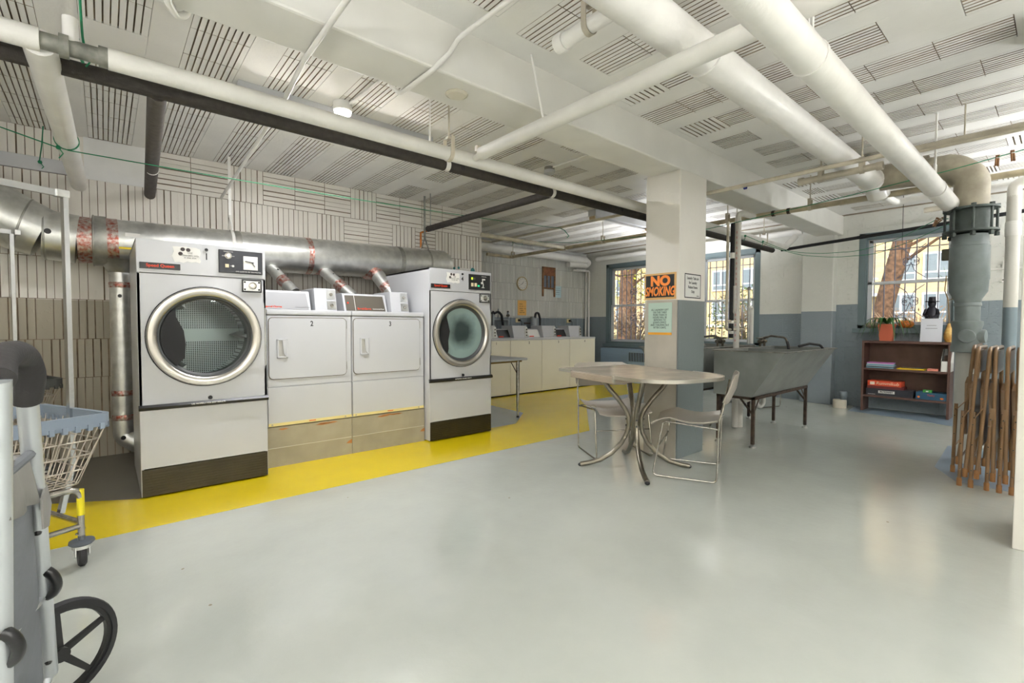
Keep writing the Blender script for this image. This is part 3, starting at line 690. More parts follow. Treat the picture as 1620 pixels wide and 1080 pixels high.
def tumbler(label, x, y, num, dusty):
    W, D, H = .742, (.91 if dusty else .95), 1.665
    t = thing('tumble_dryer', label, 'dryer', (x,y,0), 0)
    b = B()
    b.box(0,.015,.0,D,.012,H); b.box(W-.015,W,.0,D,.012,H); b.box(0,W,0,D,H-.015,H); b.box(.01,W-.01,D-.015,D,.012,H); b.box(.01,W-.01,.1,D,.1,.12)
    b.box(.015,W-.015,.5,.52,.2,.6)
    b.done('cabinet', M_WHITE, t)
    for sx in (.06,W-.06):
        for sy in (.06,D-.06): B().cyl((sx,sy,0),(sx,sy,.02),.018,10).done('foot', M_BLACK, t)
    B().box(.001,W-.001,-.004,.015,1.452,H-.001,.003).done('control_panel', M_WHITE, t)
    b = B(); panel_with_hole(b,.001,W-.001,.602,1.448,0,.372,1.04,.268); b.done('front_panel', M_WHITE, t)
    B().box(.001,W-.001,-.002,.015,.19,.575,.002).done('lower_panel', M_WHITE, t)
    b = B(); b.box(.004,W-.004,-.006,.012,.012,.186)
    for k in range(9): z = .025+.018*k; b.box(.006,W-.006,-.009,-.005,z,z+.009)
    b.done('base_plate', M_BRONZE, t)
    b = B(); b.prism([(-.006,-.001,.566),(-.006,-.020,.570),(-.006,-.026,.588),(-.006,-.012,.602),(-.006,.005,.602)],(W+.012,0,0))
    o = b.done('handle_bar', M_BLACK, t)
    text('lettering', 'USE PROPERLY FOR BEST RESULTS', .013, M_PAPER, o, (.372,-.0275,.588))
    B().lathe([(0,-.012),(.012,-.012),(.014,0)], (.385,0,.62), 'y', 16).done('latch_button', M_BLACK, t)
    # door
    cx, cz = .372, 1.04
    d = B().lathe([(.333,.0),(.333,-.018),(.325,-.030),(.305,-.034),(.282,-.026),(.276,-.018)], (cx,0,cz), 'y', 72).done('door_ring', M_STEEL, t)
    B().lathe([(.339,-.001),(.339,-.006),(.332,-.006)], (cx,0,cz), 'y', 64).done('door_seal', M_RUBBER, d)
    B().lathe([(.277,-.020),(.266,-.016),(.258,-.002),(.249,.002),(.252,.02),(.262,.17)], (cx,0,cz), 'y', 64).done('gasket', mat('dark_grey_gasket',(64,66,66),.5), d)
    g = B().lathe([(.25,.004),(0,.0)], (0,0,0), 'y', 64).done('door_glass', dusty_glass() if dusty else M_DGLASS, d, smooth=60); g.location = (cx,0,cz)
    pts = [(cx+.258*math.cos(a), -.014, cz+.258*math.sin(a)) for a in [PI*(.735+.53*k/16) for k in range(17)]]
    wave = [(cx-.128,-.014,cz-.14),(cx-.122,-.014,cz-.05),(cx-.132,-.014,cz+.04),(cx-.172,-.014,cz+.13)] if not dusty else [(cx-.165,-.014,cz-.15),(cx-.168,-.014,cz-.07),(cx-.150,-.014,cz+.02),(cx-.170,-.014,cz+.10),(cx-.185,-.014,cz+.16)]
    B().prism(pts+wave, (0,.012,0)).done('door_handle', M_BLACKM, d)
    b = B(); b.prism([(cx+.326*math.cos(a),-.006,cz+.326*math.sin(a)) for a in [-.82+1.64*k/16 for k in range(17)]]+[(W-.012,-.006,cz+.238),(W-.012,-.006,cz-.238)],(0,.0065,0)); b.done('hinge_plate', M_WHITE, t)
    b = B(); b.box(W-.011,W-.001,-.010,.004,.82,1.24,.002); b.done('hinge', M_GALVD, t)
    if not dusty:
        dr = B().lathe([(.26,-.36),(.30,-.34),(.30,.19),(0,.195)], (0,0,0), 'y', 48).done('drum', M_DRUM, t); dr.location = (cx,.36,cz)
        b = B()
        for k in range(3):
            a = 2*PI*k/3; c, s = math.cos(a), math.sin(a); p = Vector((-.02+c*.0,0,s*.0))
            b.prism([(cx+c*.30-s*.03,.06,cz+s*.30+c*.03),(cx+c*.22,.06,cz+s*.22),(cx+c*.30+s*.03,.06,cz+s*.30-c*.03)],(0,.48,0))
        b.done('drum_vane', M_GALV, t)
    # badge, number and controls
    bx = .016
    g = B().box(bx,bx+.214,-.010,-.004,1.477,1.517,.002).done('name_plate', M_BLACK, t)
    text('lettering', 'Speed Queen', .027, M_RED, g, (bx+.107,-.0105,1.4985), sx=1.0, bold=.02)
    B().lathe([(0,-.012),(.009,-.012),(.011,-.004)], (.378,0,1.628), 'y', 14).done('lock', M_BLACK, t)
    text('number', num, .062, M_INK, t, (.378,-.0045,1.580), sx=.8, bold=.02)
    random.seed(5+dusty)
    pts = [(.19+.15*k/6, -.0052, 1.63+random.uniform(-.004,.006)) for k in range(7)]+[(.345,-.0052,1.60),(.338,-.0052,1.57),(.345,-.0052,1.545)]+[(.34-.14*k/6, -.0052, 1.535+random.uniform(-.008,.006)) for k in range(7)]+[(.185,-.0052,1.57),(.196,-.0052,1.60)]
    pl = B().prism(pts, (0,.001,0)).done('paper_label', M_PAPER, t)
    b = B()
    for px_, pz in ((.245,1.618),(.275,1.616),(.232,1.588)): b.lathe([(0,-.0058),(.0125,-.0058),(.0125,-.0052)], (px_,0,pz), 'y', 14)
    b.done('coin_mark', mat('grey_brown_print',(70,62,60),.6), pl)
    text('lettering', 'USE\nQuarters only\nin the slot', .017, mat('pale_print',(130,128,124),.6), pl, (.285,-.0056,1.58), gap=.9)
    if not dusty:
        c = B().box(.448,.722,-.012,-.003,1.480,1.640,.003).done('control_box', M_BLACK, t)
        B().box(.455,.715,-.0135,-.011,1.487,1.633,.001).done('control_face', M_NAVY, c)
        k = B().lathe([(.022,-.013),(.022,-.016),(.015,-.018),(.014,-.030),(.0,-.031)], (.506,0,1.600), 'y', 20).done('knob', M_STEEL, c)
        B().box(.486,.508,-.018,-.013,1.518,1.542,.001).done('button', mat('ivory_button',(230,214,176),.5), c)
        B().lathe([(0,-.016),(.007,-.016),(.008,-.013)], (.534,0,1.530), 'y', 12).done('pilot_lamp', M_PAPER, c)
        dl = B().box(.598,.690,-.016,-.013,1.510,1.606,.001).done('dial', M_PAPER, c)
        b = B(); b.tube([(.61,-.017,1.57),(.665,-.017,1.562)],.003,6); b.tube([(.652,-.017,1.562),(.672,-.017,1.535)],.0022,6); b.done('dial_hand', M_INK, dl)
        text('lettering', 'ONE QUARTER PER TEN MINUTES', .0105, M_PAPER, c, (.630,-.0138,1.494))
        text('lettering', 'TEMPERATURE', .009, M_PAPER, c, (.506,-.0138,1.627))
        text('lettering', 'HIGH    LOW', .010, M_PAPER, c, (.506,-.0138,1.597), sx=1.3)
        text('lettering', 'START', .009, M_PAPER, c, (.518,-.0138,1.530), align='LEFT', sx=.6)
    else:
        c = B().box(.452,.722,-.012,-.003,1.480,1.636,.003).done('control_box', M_BLACK, t)
        B().box(.480,.500,-.0138,-.011,1.580,1.604).done('lit_square', mat('lime_lamp',(186,214,40),.4,emit=((170,214,30),.8)), c)
        B().box(.504,.530,-.0132,-.011,1.582,1.602).done('grey_square', mat('dim_square',(90,92,70),.5), c)
        for k in range(2): B().box(.478+.042*k,.508+.042*k,-.0138,-.011,1.512,1.548,.001).done('button', mat('ivory_button',(230,214,176)), c)
        B().box(.560,.584,-.0138,-.011,1.512,1.530).done('green_square', mat('green_lamp',(40,196,140),.4,emit=((30,196,130),.6)), c)
        b = B(); b.tube([(.62,-.0135,1.590),(.622,-.0135,1.56),(.632,-.0135,1.535),(.628,-.0135,1.51)],.005,6); b.box(.615,.655,-.014,-.012,1.582,1.596); b.ball((.612,-.0135,1.552),.012,8,(1,.2,1)); b.box(.610,.646,-.014,-.012,1.503,1.509); b.done('white_symbol', M_PAPER, c)
        text('lettering', 'WASH FULL', .012, M_PAPER, c, (.64,-.0138,1.617))
    s = B().box(.588,.715,-.010,-.001,1.352,1.443,.002).done('coin_slide', M_BLACK, t)
    B().box(.597,.706,-.013,-.009,1.362,1.433,.002).done('slide_plate', M_GALV, s)
    B().lathe([(.026,-.013),(.026,-.020),(.018,-.022),(.018,-.030),(0,-.031)], (.655,0,1.398), 'y', 20).done('coin_lock', M_CHROME, s)
    for qx in (.606,.697):
        for qz in (1.372,1.423): B().lathe([(0,-.016),(.006,-.015),(.007,-.013)], (qx,0,qz), 'y', 10).done('screw', M_BLACK, s)
    return t
tumbler('large white tumble dryer numbered 1, with see-through glass door', .160, 3.828, '1', False)
tumbler('large white tumble dryer numbered 4, with lint-clouded door glass', 2.343, 3.940, '4', True)

# ------------------------------------------------------------------ household dryers on their plinth
def rrect(x0, x1, z0, z1, r, y, n=5):
    P = []
    for cx, cz, a0 in ((x1-r,z1-r,0),(x0+r,z1-r,PI/2),(x0+r,z0+r,PI),(x1-r,z0+r,1.5*PI)):
        for k in range(n+1): a = a0+PI/2*k/n; P.append((cx+r*math.cos(a), y, cz+r*math.sin(a)))
    return P
def home_dryer(label, x, W, num, dark):
    t = thing('front_dryer', label, 'dryer', (x,4.02,.318), 0)
    H = .922; D = .66
    B().box(0,W,.012,D,.0,H-.045,.004).done('cabinet', M_WHITE, t)
    B().box(-.001,W+.001,-.006,D,H-.042,H,.010).done('top_panel', M_WHITE, t)
    B().box(.003,W-.003,.002,.02,.315,H-.045,.004).done('front_panel', M_WHITE, t)
    k = B().box(.003,W-.003,-.001,.02,.012,.310,.004).done('lower_panel', M_WHITE, t)
    b = B(); b.box(.004,W-.004,-.004,.01,.006,.030,.001); kk = b.done('yellowed_kick_strip', mat('yellowed_enamel',(222,206,140),.4), t)
    B().box(W*.46,W*.54,-.0048,-.003,.016,.023).done('orange_label', mat('orange_label',(206,84,44),.6), kk)
    for sx in (.03, W-.06): B().lathe([(0,-.008),(.006,-.007),(.007,-.004)], (sx,0,.018), 'y', 8).done('screw', M_GALVD, kk)
    x0, x1, z0, z1 = .014, W-.050, .378, .856
    B().prism(rrect(x0-.005,x1+.005,z0-.005,z1+.005,.034,.0005), (0,.006,0)).done('door_gap', mat('shadow_gap',(96,84,66),.8), t)
    d = B().prism(rrect(x0,x1,z0,z1,.03,-.006), (0,.012,0),.002).done('door', M_WHITE, t)
    text('number', num, .058, M_INK, d, ((x0+x1)/2+.02,-.0068,z1-.045), sx=.8, bold=.02)
    hx = x0+.055
    b = B()
    for q in ((hx,hx+.014,.54,.69),(hx+.066,hx+.080,.54,.69),(hx,hx+.080,.54,.553),(hx,hx+.080,.677,.69)): b.box(q[0],q[1],-.016,-.004,q[2],q[3],.003)
    h = b.done('handle', M_WHITE, d)
    b = B(); b.prism([(hx+.012,-.0068,.551),(hx+.068,-.0068,.551),(hx+.068,-.0068,.679),(hx+.012,-.0068,.679)],(0,.001,0)); b.done('handle_cup', mat('recess_shade_enamel',(176,174,168),.4), h)  # flat plate, greyed so its colour carries the shade of a recess
    b = B(); b.prism([(hx+.040,-.0155,.679),(hx+.067,-.0155,.679),(hx+.067,-.0155,.551),(hx+.050,-.0155,.575)],(0,.005,0)); b.done('grip', M_WHITE, h)
    for hz in (.42,.77): B().box(x1+.001,x1+.008,-.008,.004,hz,hz+.07,.001).done('hinge', M_GALVD, d)
    # console and coin meter
    c0, c1 = .03, W-.255
    P = lambda xx: [(xx,.24,H),(xx,.30,H+.168),(xx,.36,H+.175),(xx,.60,H+.175),(xx,.62,H)]
    c = B().prism(P(c0), (c1-c0,0,0), .006).done('console', M_WHITE, t)
    n = Vector((0,-.168,.06)).normalized()
    def cp(xx, s, off): return (xx, .24+.06*s-.942*off, H+.168*s+.336*off)
    q = B(); q.prism([cp(c0+.02,.06,.003),cp(c1-.02,.06,.003),cp(c1-.03,.90,.003),cp(c0+.02,.90,.003)], (0,.004,-.001)); pn = q.done('control_face', mat('charcoal_console',(92,86,76),.4) if dark else mat('silver_console',(150,150,150),.35), c)
    tx = text('lettering', 'Speed Queen', .024, M_RED, pn, cp((c0+c1)/2 - (.02 if dark else .11),.17,.005), bold=.03); 
    text('lettering', 'Commercial Dryer', .015, M_PAPER if dark else mat('grey_print',(150,150,150),.5), pn, cp((c0+c1)/2+.12,.17,.005), bold=.01)
    if dark:
        B().prism([cp(c0+.105,.06,.0035),cp(c0+.109,.06,.0035),cp(c0+.109,.9,.0035),cp(c0+.105,.9,.0035)],(0,.001,0)).done('divider', M_PAPER, pn)
        B().box(c0+.035,c0+.048,cp(0,.45,.005)[1]-.002,cp(0,.45,.005)[1]+.003,H+.075,H+.09).done('red_mark', M_RED, pn)
    m0, m1 = W-.235, W-.045
    mt = B().prism([(m0,.20,H),(m0,.24,H+.20),(m0,.60,H+.20),(m0,.62,H)], (m1-m0,0,0), .006).done('coin_meter', M_WHITE, t)
    f0 = m1-.085
    def mp(s, off): return (.20+.04*s-.98*off, H+.20*s+.19*off)
    for s0, s1, nm, mm in ((.53,.95,'coin_slot',M_GALV),(.08,.44,'lock_plate',M_GALVD)):
        y0_, z0_ = mp(s0,.004); y1_, z1_ = mp(s1,.004)
        pl = B().prism([(f0,y0_,z0_),(m1-.008,y0_,z0_),(m1-.008,y1_,z1_),(f0,y1_,z1_)],(0,.006,0)).done(nm, mm, mt)
        ym, zm = mp((s0+s1)/2,.004); B().lathe([(0,-.010),(.013,-.010),(.016,0)], ((f0+m1-.008)/2,ym,zm), 'y', 14).done('lock', M_CHROME, pl)
    return t
home_dryer('white household dryer numbered 2 on the plinth, silver console', .951, .668, '2', False)
home_dryer('white household dryer numbered 3 on the plinth, charcoal console', 1.623, .706, '3', True)
M_PLINTH = mat('scuffed_grey_plinth', (168,160,138), .5, noise=(3,.12), bump=(10,.1))
M_CHIP = mat('bare_wood_chip', (178,118,62), .7)
for lab, x0, x1 in (('grey painted wooden plinth touching the big dryer with see-through door', .945, 1.617), ('grey painted wooden plinth touching the big dryer with clouded door', 1.619, 2.335)):
    t = thing('plinth', lab, 'plinth', ((x0+x1)/2,4.02,0))
    h = (x1-x0)/2
    B().box(-h,h,.002,.66,0,.316,.003).done('box_front', M_PLINTH, t)
    b = B()
    for _ in range(4):
        w = random.uniform(.03,.16); xx = random.uniform(-h+.03,h-w-.02); zz = .300-random.uniform(0,.008)
        b.prism([(xx,-.0005,zz),(xx+w*.4,-.0005,zz-.006),(xx+w,-.0005,zz),(xx+w*.7,-.0005,zz+.008),(xx+w*.2,-.0005,zz+.007)],(0,.003,0))
    b.prism([(h-.05,-.0005,.10),(h-.002,-.0005,.095),(h-.002,-.0005,.13),(h-.03,-.0005,.118)],(0,.003,0))
    b.done('paint_chips', M_CHIP, t)
    B().box(-h+.005,h-.005,-.0012,.003,.148,.153).done('board_seam', mat('seam_line',(196,190,172),.6), t)

# ------------------------------------------------------------------ exhaust duct
t = thing('exhaust_duct', 'large galvanised exhaust duct along the wall above the dryers', 'duct', (0,5.05,1.785))
def du(x, y, z): return (x, y-5.05, z-1.785)
B().tube([du(.03,5.05,1.786),du(3.18,5.05,1.852),du(3.25,5.05,1.853)], [.182,.182,.15], 40).done('main_run', M_GALV, t)
B().tube([du(-.05,5.05,1.784),du(.03,5.05,1.786)], .196, 40).done('reducer_collar', M_GALVD, t)
B().tube([du(-.145,5.05,1.782),du(-.05,5.05,1.784)], .178, 40).done('foil_tape_band', M_TAPE, t)
B().tube([du(.028,5.05,1.786),du(.10,5.05,1.788)], .1845, 40).done('foil_tape_band', M_TAPE, t)
B().tube([du(-.33,5.05,1.80),du(-.145,5.05,1.782)], .186, 40).done('elbow_section', M_GALV, t)
B().tube([du(-.56,5.05,1.92),du(-.44,5.05,1.85),du(-.33,5.05,1.80)], [.2,.2,.186], 40).done('elbow_section', M_GALV, t)
B().tube([du(-1.0,5.04,2.26),du(-.56,5.05,1.92)], .2, 40).done('rising_section', M_GALV, t)
B().tube([du(-.80,5.045,2.10),du(-.64,5.05,1.98)], .2025, 40).done('foil_tape_band', M_TAPE, t)
for p, q in ((du(-.44,5.05,1.85),.204),(du(-.325,5.05,1.80),.191),(du(-.05,5.05,1.784),.199)):
    B().lathe([(q-.008,-.008),(q+.003,-.004),(q+.003,.004),(q-.008,.008)], p, (Vector((1,0,-.3 if q > .2 else 0)).normalized(),Vector((0,1,0)),Vector((.3 if q > .2 else 0,0,1)).normalized()), 40).done('seam_ring', M_GALVD, t)
B().lathe([(0,-.004),(.020,-.003),(.020,.004)], du(-.30,4.864,1.80), 'y', 16).done('sealing_plug', M_BLACK, t)
B().box(du(.14,0,0)[0],du(.235,0,0)[0],-.1795,-.172,.03,.062).done('paper_label', M_PAPER, t)
B().box(du(.10,0,0)[0],du(.34,0,0)[0],-.174,-.160,-.068,-.052).done('yellow_stripe', mat('yellow_marker',(226,200,30),.5), t)
for x in (.92, 1.55, 2.55): B().tube([du(x,5.05,1.786+.0208*x),du(x+.05,5.05,1.787+.0208*x)], .1838, 40).done('foil_tape_band' if x > 1 else 'strap_band', M_TAPE if 1 < x < 2 else M_GALVD, t)
# dropper to dryer 1
B().tube([du(.112,5.05,1.70),du(.112,5.05,.33),du(.112,5.05,.20),du(.20,5.0,.13),du(.6,4.86,.13)], .077, 28, .07).done('dropper', M_GALV, t)
B().lathe([(.16,.0),(.12,-.03),(.0785,-.10)], du(.112,5.05,1.64), 'z', 28).done('tee_saddle', M_GALVD, t)
for z in (1.44, .56, .36): B().lathe([(.0785,-.022),(.080,-.02),(.080,.02),(.0785,.022)], du(.112,5.05,z), 'z', 28).done('foil_tape_band', M_TAPE, t)
B().lathe([(0,-.004),(.014,-.003),(.014,.004)], du(.10,4.970,1.35), 'y', 14).done('sealing_plug', M_BLACK, t)
B().lathe([(0,-.006),(.017,-.005),(.017,.006)], du(.10,4.968,.20), 'y', 14).done('sealing_plug', M_BLACK, t)
for i, (a, c, r) in enumerate(((du(1.20,5.0,1.70),du(1.36,4.72,1.42),.052),(du(1.70,5.0,1.70),du(1.92,4.70,1.40),.056),(du(2.28,4.98,1.70),du(2.40,4.76,1.42),.075))):
    A, Cc = Vector(a), Vector(c); m = A.lerp(Cc,.55)
    o = B().tube([A+Vector((-.05,.05,.04)), A, m, Cc], r, 22, .05).done('branch_duct', M_GALV, t)
    B().tube([A.lerp(Cc,.52), A.lerp(Cc,.72)], r+.003, 22).done('foil_tape_band', M_TAPE, o)
    b = B(); dvec = (Cc-A).normalized(); u = dvec.orthogonal().normalized(); b.lathe([(r*1.9,-.02),(r*1.2,.03),(r+.002,.06)], A.lerp(Cc,-.02), (dvec,u,dvec.cross(u)), 22); b.done('foil_saddle', M_TAPE, o)
    B().ball(A.lerp(Cc,.3)+Vector((0.01,-r*.78,.02)), .014, 8).done('sealing_plug', M_BLACK, o)
for x, m in ((.90,M_PIPEW),(2.94,M_GALVD)):
    b = B(); zt = 1.786+.0208*x
    b.box(x-.012,x+.012,-.012,-.004,zt-1.785+.30,ZC-1.785)
    b.tube([(x,-.01,zt-1.785+.32),(x,-.10,zt-1.785+.17)],.008,6); b.tube([(x,-.01,zt-1.785+.32),(x,.10,zt-1.785+.17)],.008,6)
    b.lathe([(.186,-.012),(.188,-.012),(.188,.012),(.186,.012)], (x,0,zt-1.785), 'x', 32)
    b.done('hanging_strap', m, t)

# ------------------------------------------------------------------ washers in the recess
def washer(label, x, num, first):
    W = .689
    t = thing('washer', label, 'washing machine', (x,5.727,0), 0, None)
    B().box(.001,W-.001,.0,.66,.022,.878,.005).done('cabinet', mat('ivory_enamel',(232,228,212),.35,noise=(2,.02)), t)
    B().box(-.0005,W+.0005,-.008,.665,.878,.908,.006).done('lid_top', M_WHITE, t)
    B().box(.02,W-.02,.02,.64,.0,.03).done('toe_space', M_BLACKM, t)
    text('number', num, .055, M_INK, t, (.40,-.0006,.835), sx=.75, bold=.02)
    P = lambda xx: [(xx,.36,.905),(xx,.44,1.05),(xx,.60,1.06),(xx,.62,.905)]
    c = B().prism(P(.02), (.30,0,0), .006).done('console', M_WHITE, t)
    q = B().prism([(.04,.362,.915),(.30,.362,.915),(.30,.433,1.043),(.04,.433,1.043)], (0,-.003,.001)).done('control_face', M_BLACK if num != '3' else M_PAPER, c)
    B().box(.05,.15,.355,.362,.922,.938).done('red_mark', M_RED, q)
    m = B().prism([(.33,.30,.905),(.30,.32,1.115),(.30,.60,1.115),(.33,.62,.905)], (.33,0,0), .006).done('coin_meter', M_WHITE, t)
    B().prism([(.585,.296,.92),(.645,.296,.92),(.640,.314,1.09),(.580,.314,1.09)],(0,.006,0)).done('coin_slot', M_GALV, m)
    for z in (.95,1.0,1.05): B().lathe([(0,-.012),(.012,-.011),(.014,0)], (.612,.302,z), 'y', 10).done('coin_lock', M_CHROME, m)
    return t
for k, (lab, num) in enumerate((('leftmost white washer, numbered 1, half hidden by the dryer','1'),('white washer numbered 2, second in the row below the clock','2'),('white washer numbered 3, third in the row below the washboard','3'),('rightmost white washer, numbered 4, by the window','4'))):
    washer(lab, 4.190+.690*k, num, k == 0)

# ------------------------------------------------------------------ dinette table
M_LAM = mat('grey_laminate_top', (184,172,156), .22, noise=(7,.10), bump=(40,.03))
M_EDGE = mat('ribbed_metal_edge', (206,192,176), .3, .7, noise=(3,.1))
t = thing('dinette_table', 'grey laminate drop-leaf table on curved metal legs before the column', 'table', (3.15,2.225,0), math.radians(-12.7))
# local frame: +x = far side (length of the seams), -y = toward the right-hand leaf
hx, hy = .40, .255
B().box(-hx,hx,-hy,hy,.745,.765,.003).done('table_top', M_LAM, t)
b = B()
for z in (.712,.724,.736,.748): b.box(-hx-.004,hx+.004,-hy-.002,hy+.002,z,z+.008,.002)
b.box(-hx-.001,hx+.001,-hy,hy,.71,.757); b.done('apron', M_EDGE, t)
def leaf(y0, y1, r, nm):
    s = 1 if y1 > y0 else -1
    P = [(-hx,y0)]
    for k in range(9): a = PI/2*k/8; P.append((-hx+r-r*math.cos(a), y1-s*r+s*r*math.sin(a)))
    for k in range(9): a = PI/2*k/8; P.append((hx-r+r*math.sin(a), y1-s*r+s*r*math.cos(a)))
    P.append((hx,y0))
    l = B().prism([(x,y,.747) for x, y in P], (0,0,.018)).done(nm, M_LAM, t)
    B().tube([(x,y,.756) for x, y in P], .010, 8, flat=(.024,.004)).done('leaf_edge', M_STEEL, l)
    return l
leaf(-hy-.003, -.69, .30, 'drop_leaf'); leaf(hy+.003, .46, .05, 'drop_leaf')
for sx in (-1,1): B().box(sx*hx-.008,sx*hx+.008,-hy-.012,-hy+.006,.716,.766,.002).done('corner_clip', M_STEEL, t)
B().prism([(-.10,-.30,.745),(-.05,-.52,.745),(.05,-.52,.745),(.10,-.30,.745)],(0,0,-.03)).done('leaf_support', M_BLACKM, t)
M_LEGT = mat('bronze_grey_metal', (142,136,122), .3, .9, noise=(12,.15))
prof = [(.27,.712),(.245,.68),(.20,.62),(.135,.545),(.075,.46),(.050,.40),(.046,.34),(.062,.27),(.105,.19),(.18,.11),(.27,.055),(.36,.028),(.425,.018)]
for ax, ay in ((2.878,2.487),(2.89,1.906),(3.463,1.92),(3.445,2.5)):
    a = math.atan2(ay-2.205, ax-3.17)+math.radians(12.7)
    c, s_ = math.cos(a), math.sin(a)
    ox, oy = .02, -.02
    o = B().tube([(ox+c*r, oy+s_*r, z) for r, z in prof], .0185, 14).done('leg', M_LEGT, t)
    b = B()
    for z in (.385,.335): b.ball((ox+c*.067,oy+s_*.067,z), .008, 8)
    b.done('leg_bolt', M_BLACK, o)
    B().ball((ox+c*.425,oy+s_*.425,.014), .016, 10, (1.2,1.2,.8)).done('foot_tip', M_RUBBER, o)

# ------------------------------------------------------------------ sled-base stacking chairs
M_SEAT = mat('taupe_plastic_seat', (168,160,148), .3, coat=.2)
def sled_chair(name, label, loc, face, group=None):
    t = thing(name, label, 'chair', loc, face)   # local: faces +y, origin under the middle of the seat
    w, d = .25, .225
    for sx in (-1,1):
        x = sx*w
        pts = [(x*.93,-d-.052,.70),(x,-d-.02,.52),(x,-d,.45),(x,-d+.01,.012),(x,d,.012),(x*.96,d-.07,.418),(x*.96,-d-.005,.418-.03)]
        b = B(); b.tube(pts, .0065, 8, .035); b.done('frame_side', M_CHROME, t)
    B().cyl((-w*.985,d-.045,.24),(w*.985,d-.045,.24),.005,8).done('stretcher', M_CHROME, t)
    B().cyl((-w,-d+.06,.405),(w,-d+.06,.405),.005,8).done('seat_bar', M_CHROME, t)
    b = B(); rows = []
    for k in range(11):
        y = -.215+.46*k/10; zz = .428-.026*math.sin(PI*min(1,k/7))+(.012 if k < 8 else .012-.010*(k-7)**1.5)
        rows.append([(-.235+.47*i/8, y, zz-.012*(1-((i-4)/4)**2)+(.012 if i in (0,8) else 0)) for i in range(9)])
    up = rows; lo = [[(p[0],p[1],p[2]-.009) for p in r] for r in rows]
    U = [[b.v(p) for p in r] for r in up]; Lw = [[b.v(p) for p in r] for r in lo]
    for k in range(10):
        for i in range(8): b.f([U[k][i],U[k][i+1],U[k+1][i+1],U[k+1][i]]); b.f([Lw[k][i],Lw[k+1][i],Lw[k+1][i+1],Lw[k][i+1]])
    for k in range(10):
        for i in (0,8): b.f([U[k][i],U[k+1][i],Lw[k+1][i],Lw[k][i]])
    for i in range(8):
        for k in (0,10): b.f([U[k][i],Lw[k][i],Lw[k][i+1],U[k][i+1]])
    b.done('seat', M_SEAT, t, 60)
    b = B(); rings = []
    for i in range(13):
        u = -1+2*i/12; x = .262*u; yb = -d-.062-.035*(1-u*u)
        e = min(1,(1-abs(u))*8+.25)
        z0, z1 = .565+.03*(1-e), .775-.03*(1-e)
        rings.append([(x,yb+.012+.03,z0),(x,yb,z0+.10),(x,yb-.018,z1),(x,yb-.026,z1),(x,yb-.009,z0+.10),(x,yb+.004+.03,z0)])
    b.loft(rings); b.done('backrest', M_SEAT, t, 60)
    return t
sled_chair('sled_chair', 'grey plastic chair on thin metal runners, left of the dinette table', (3.385,2.57,0), math.atan2(-.877,-.48)-PI/2)
sled_chair('sled_chair', 'grey plastic chair on thin metal runners, right of the dinette table', (3.395,1.875,0), math.atan2(.916,-.40)-PI/2)
sled_chair('sled_chair', 'grey plastic chair mostly hidden behind the laundry tubs', (6.95,2.86,0), math.radians(70))

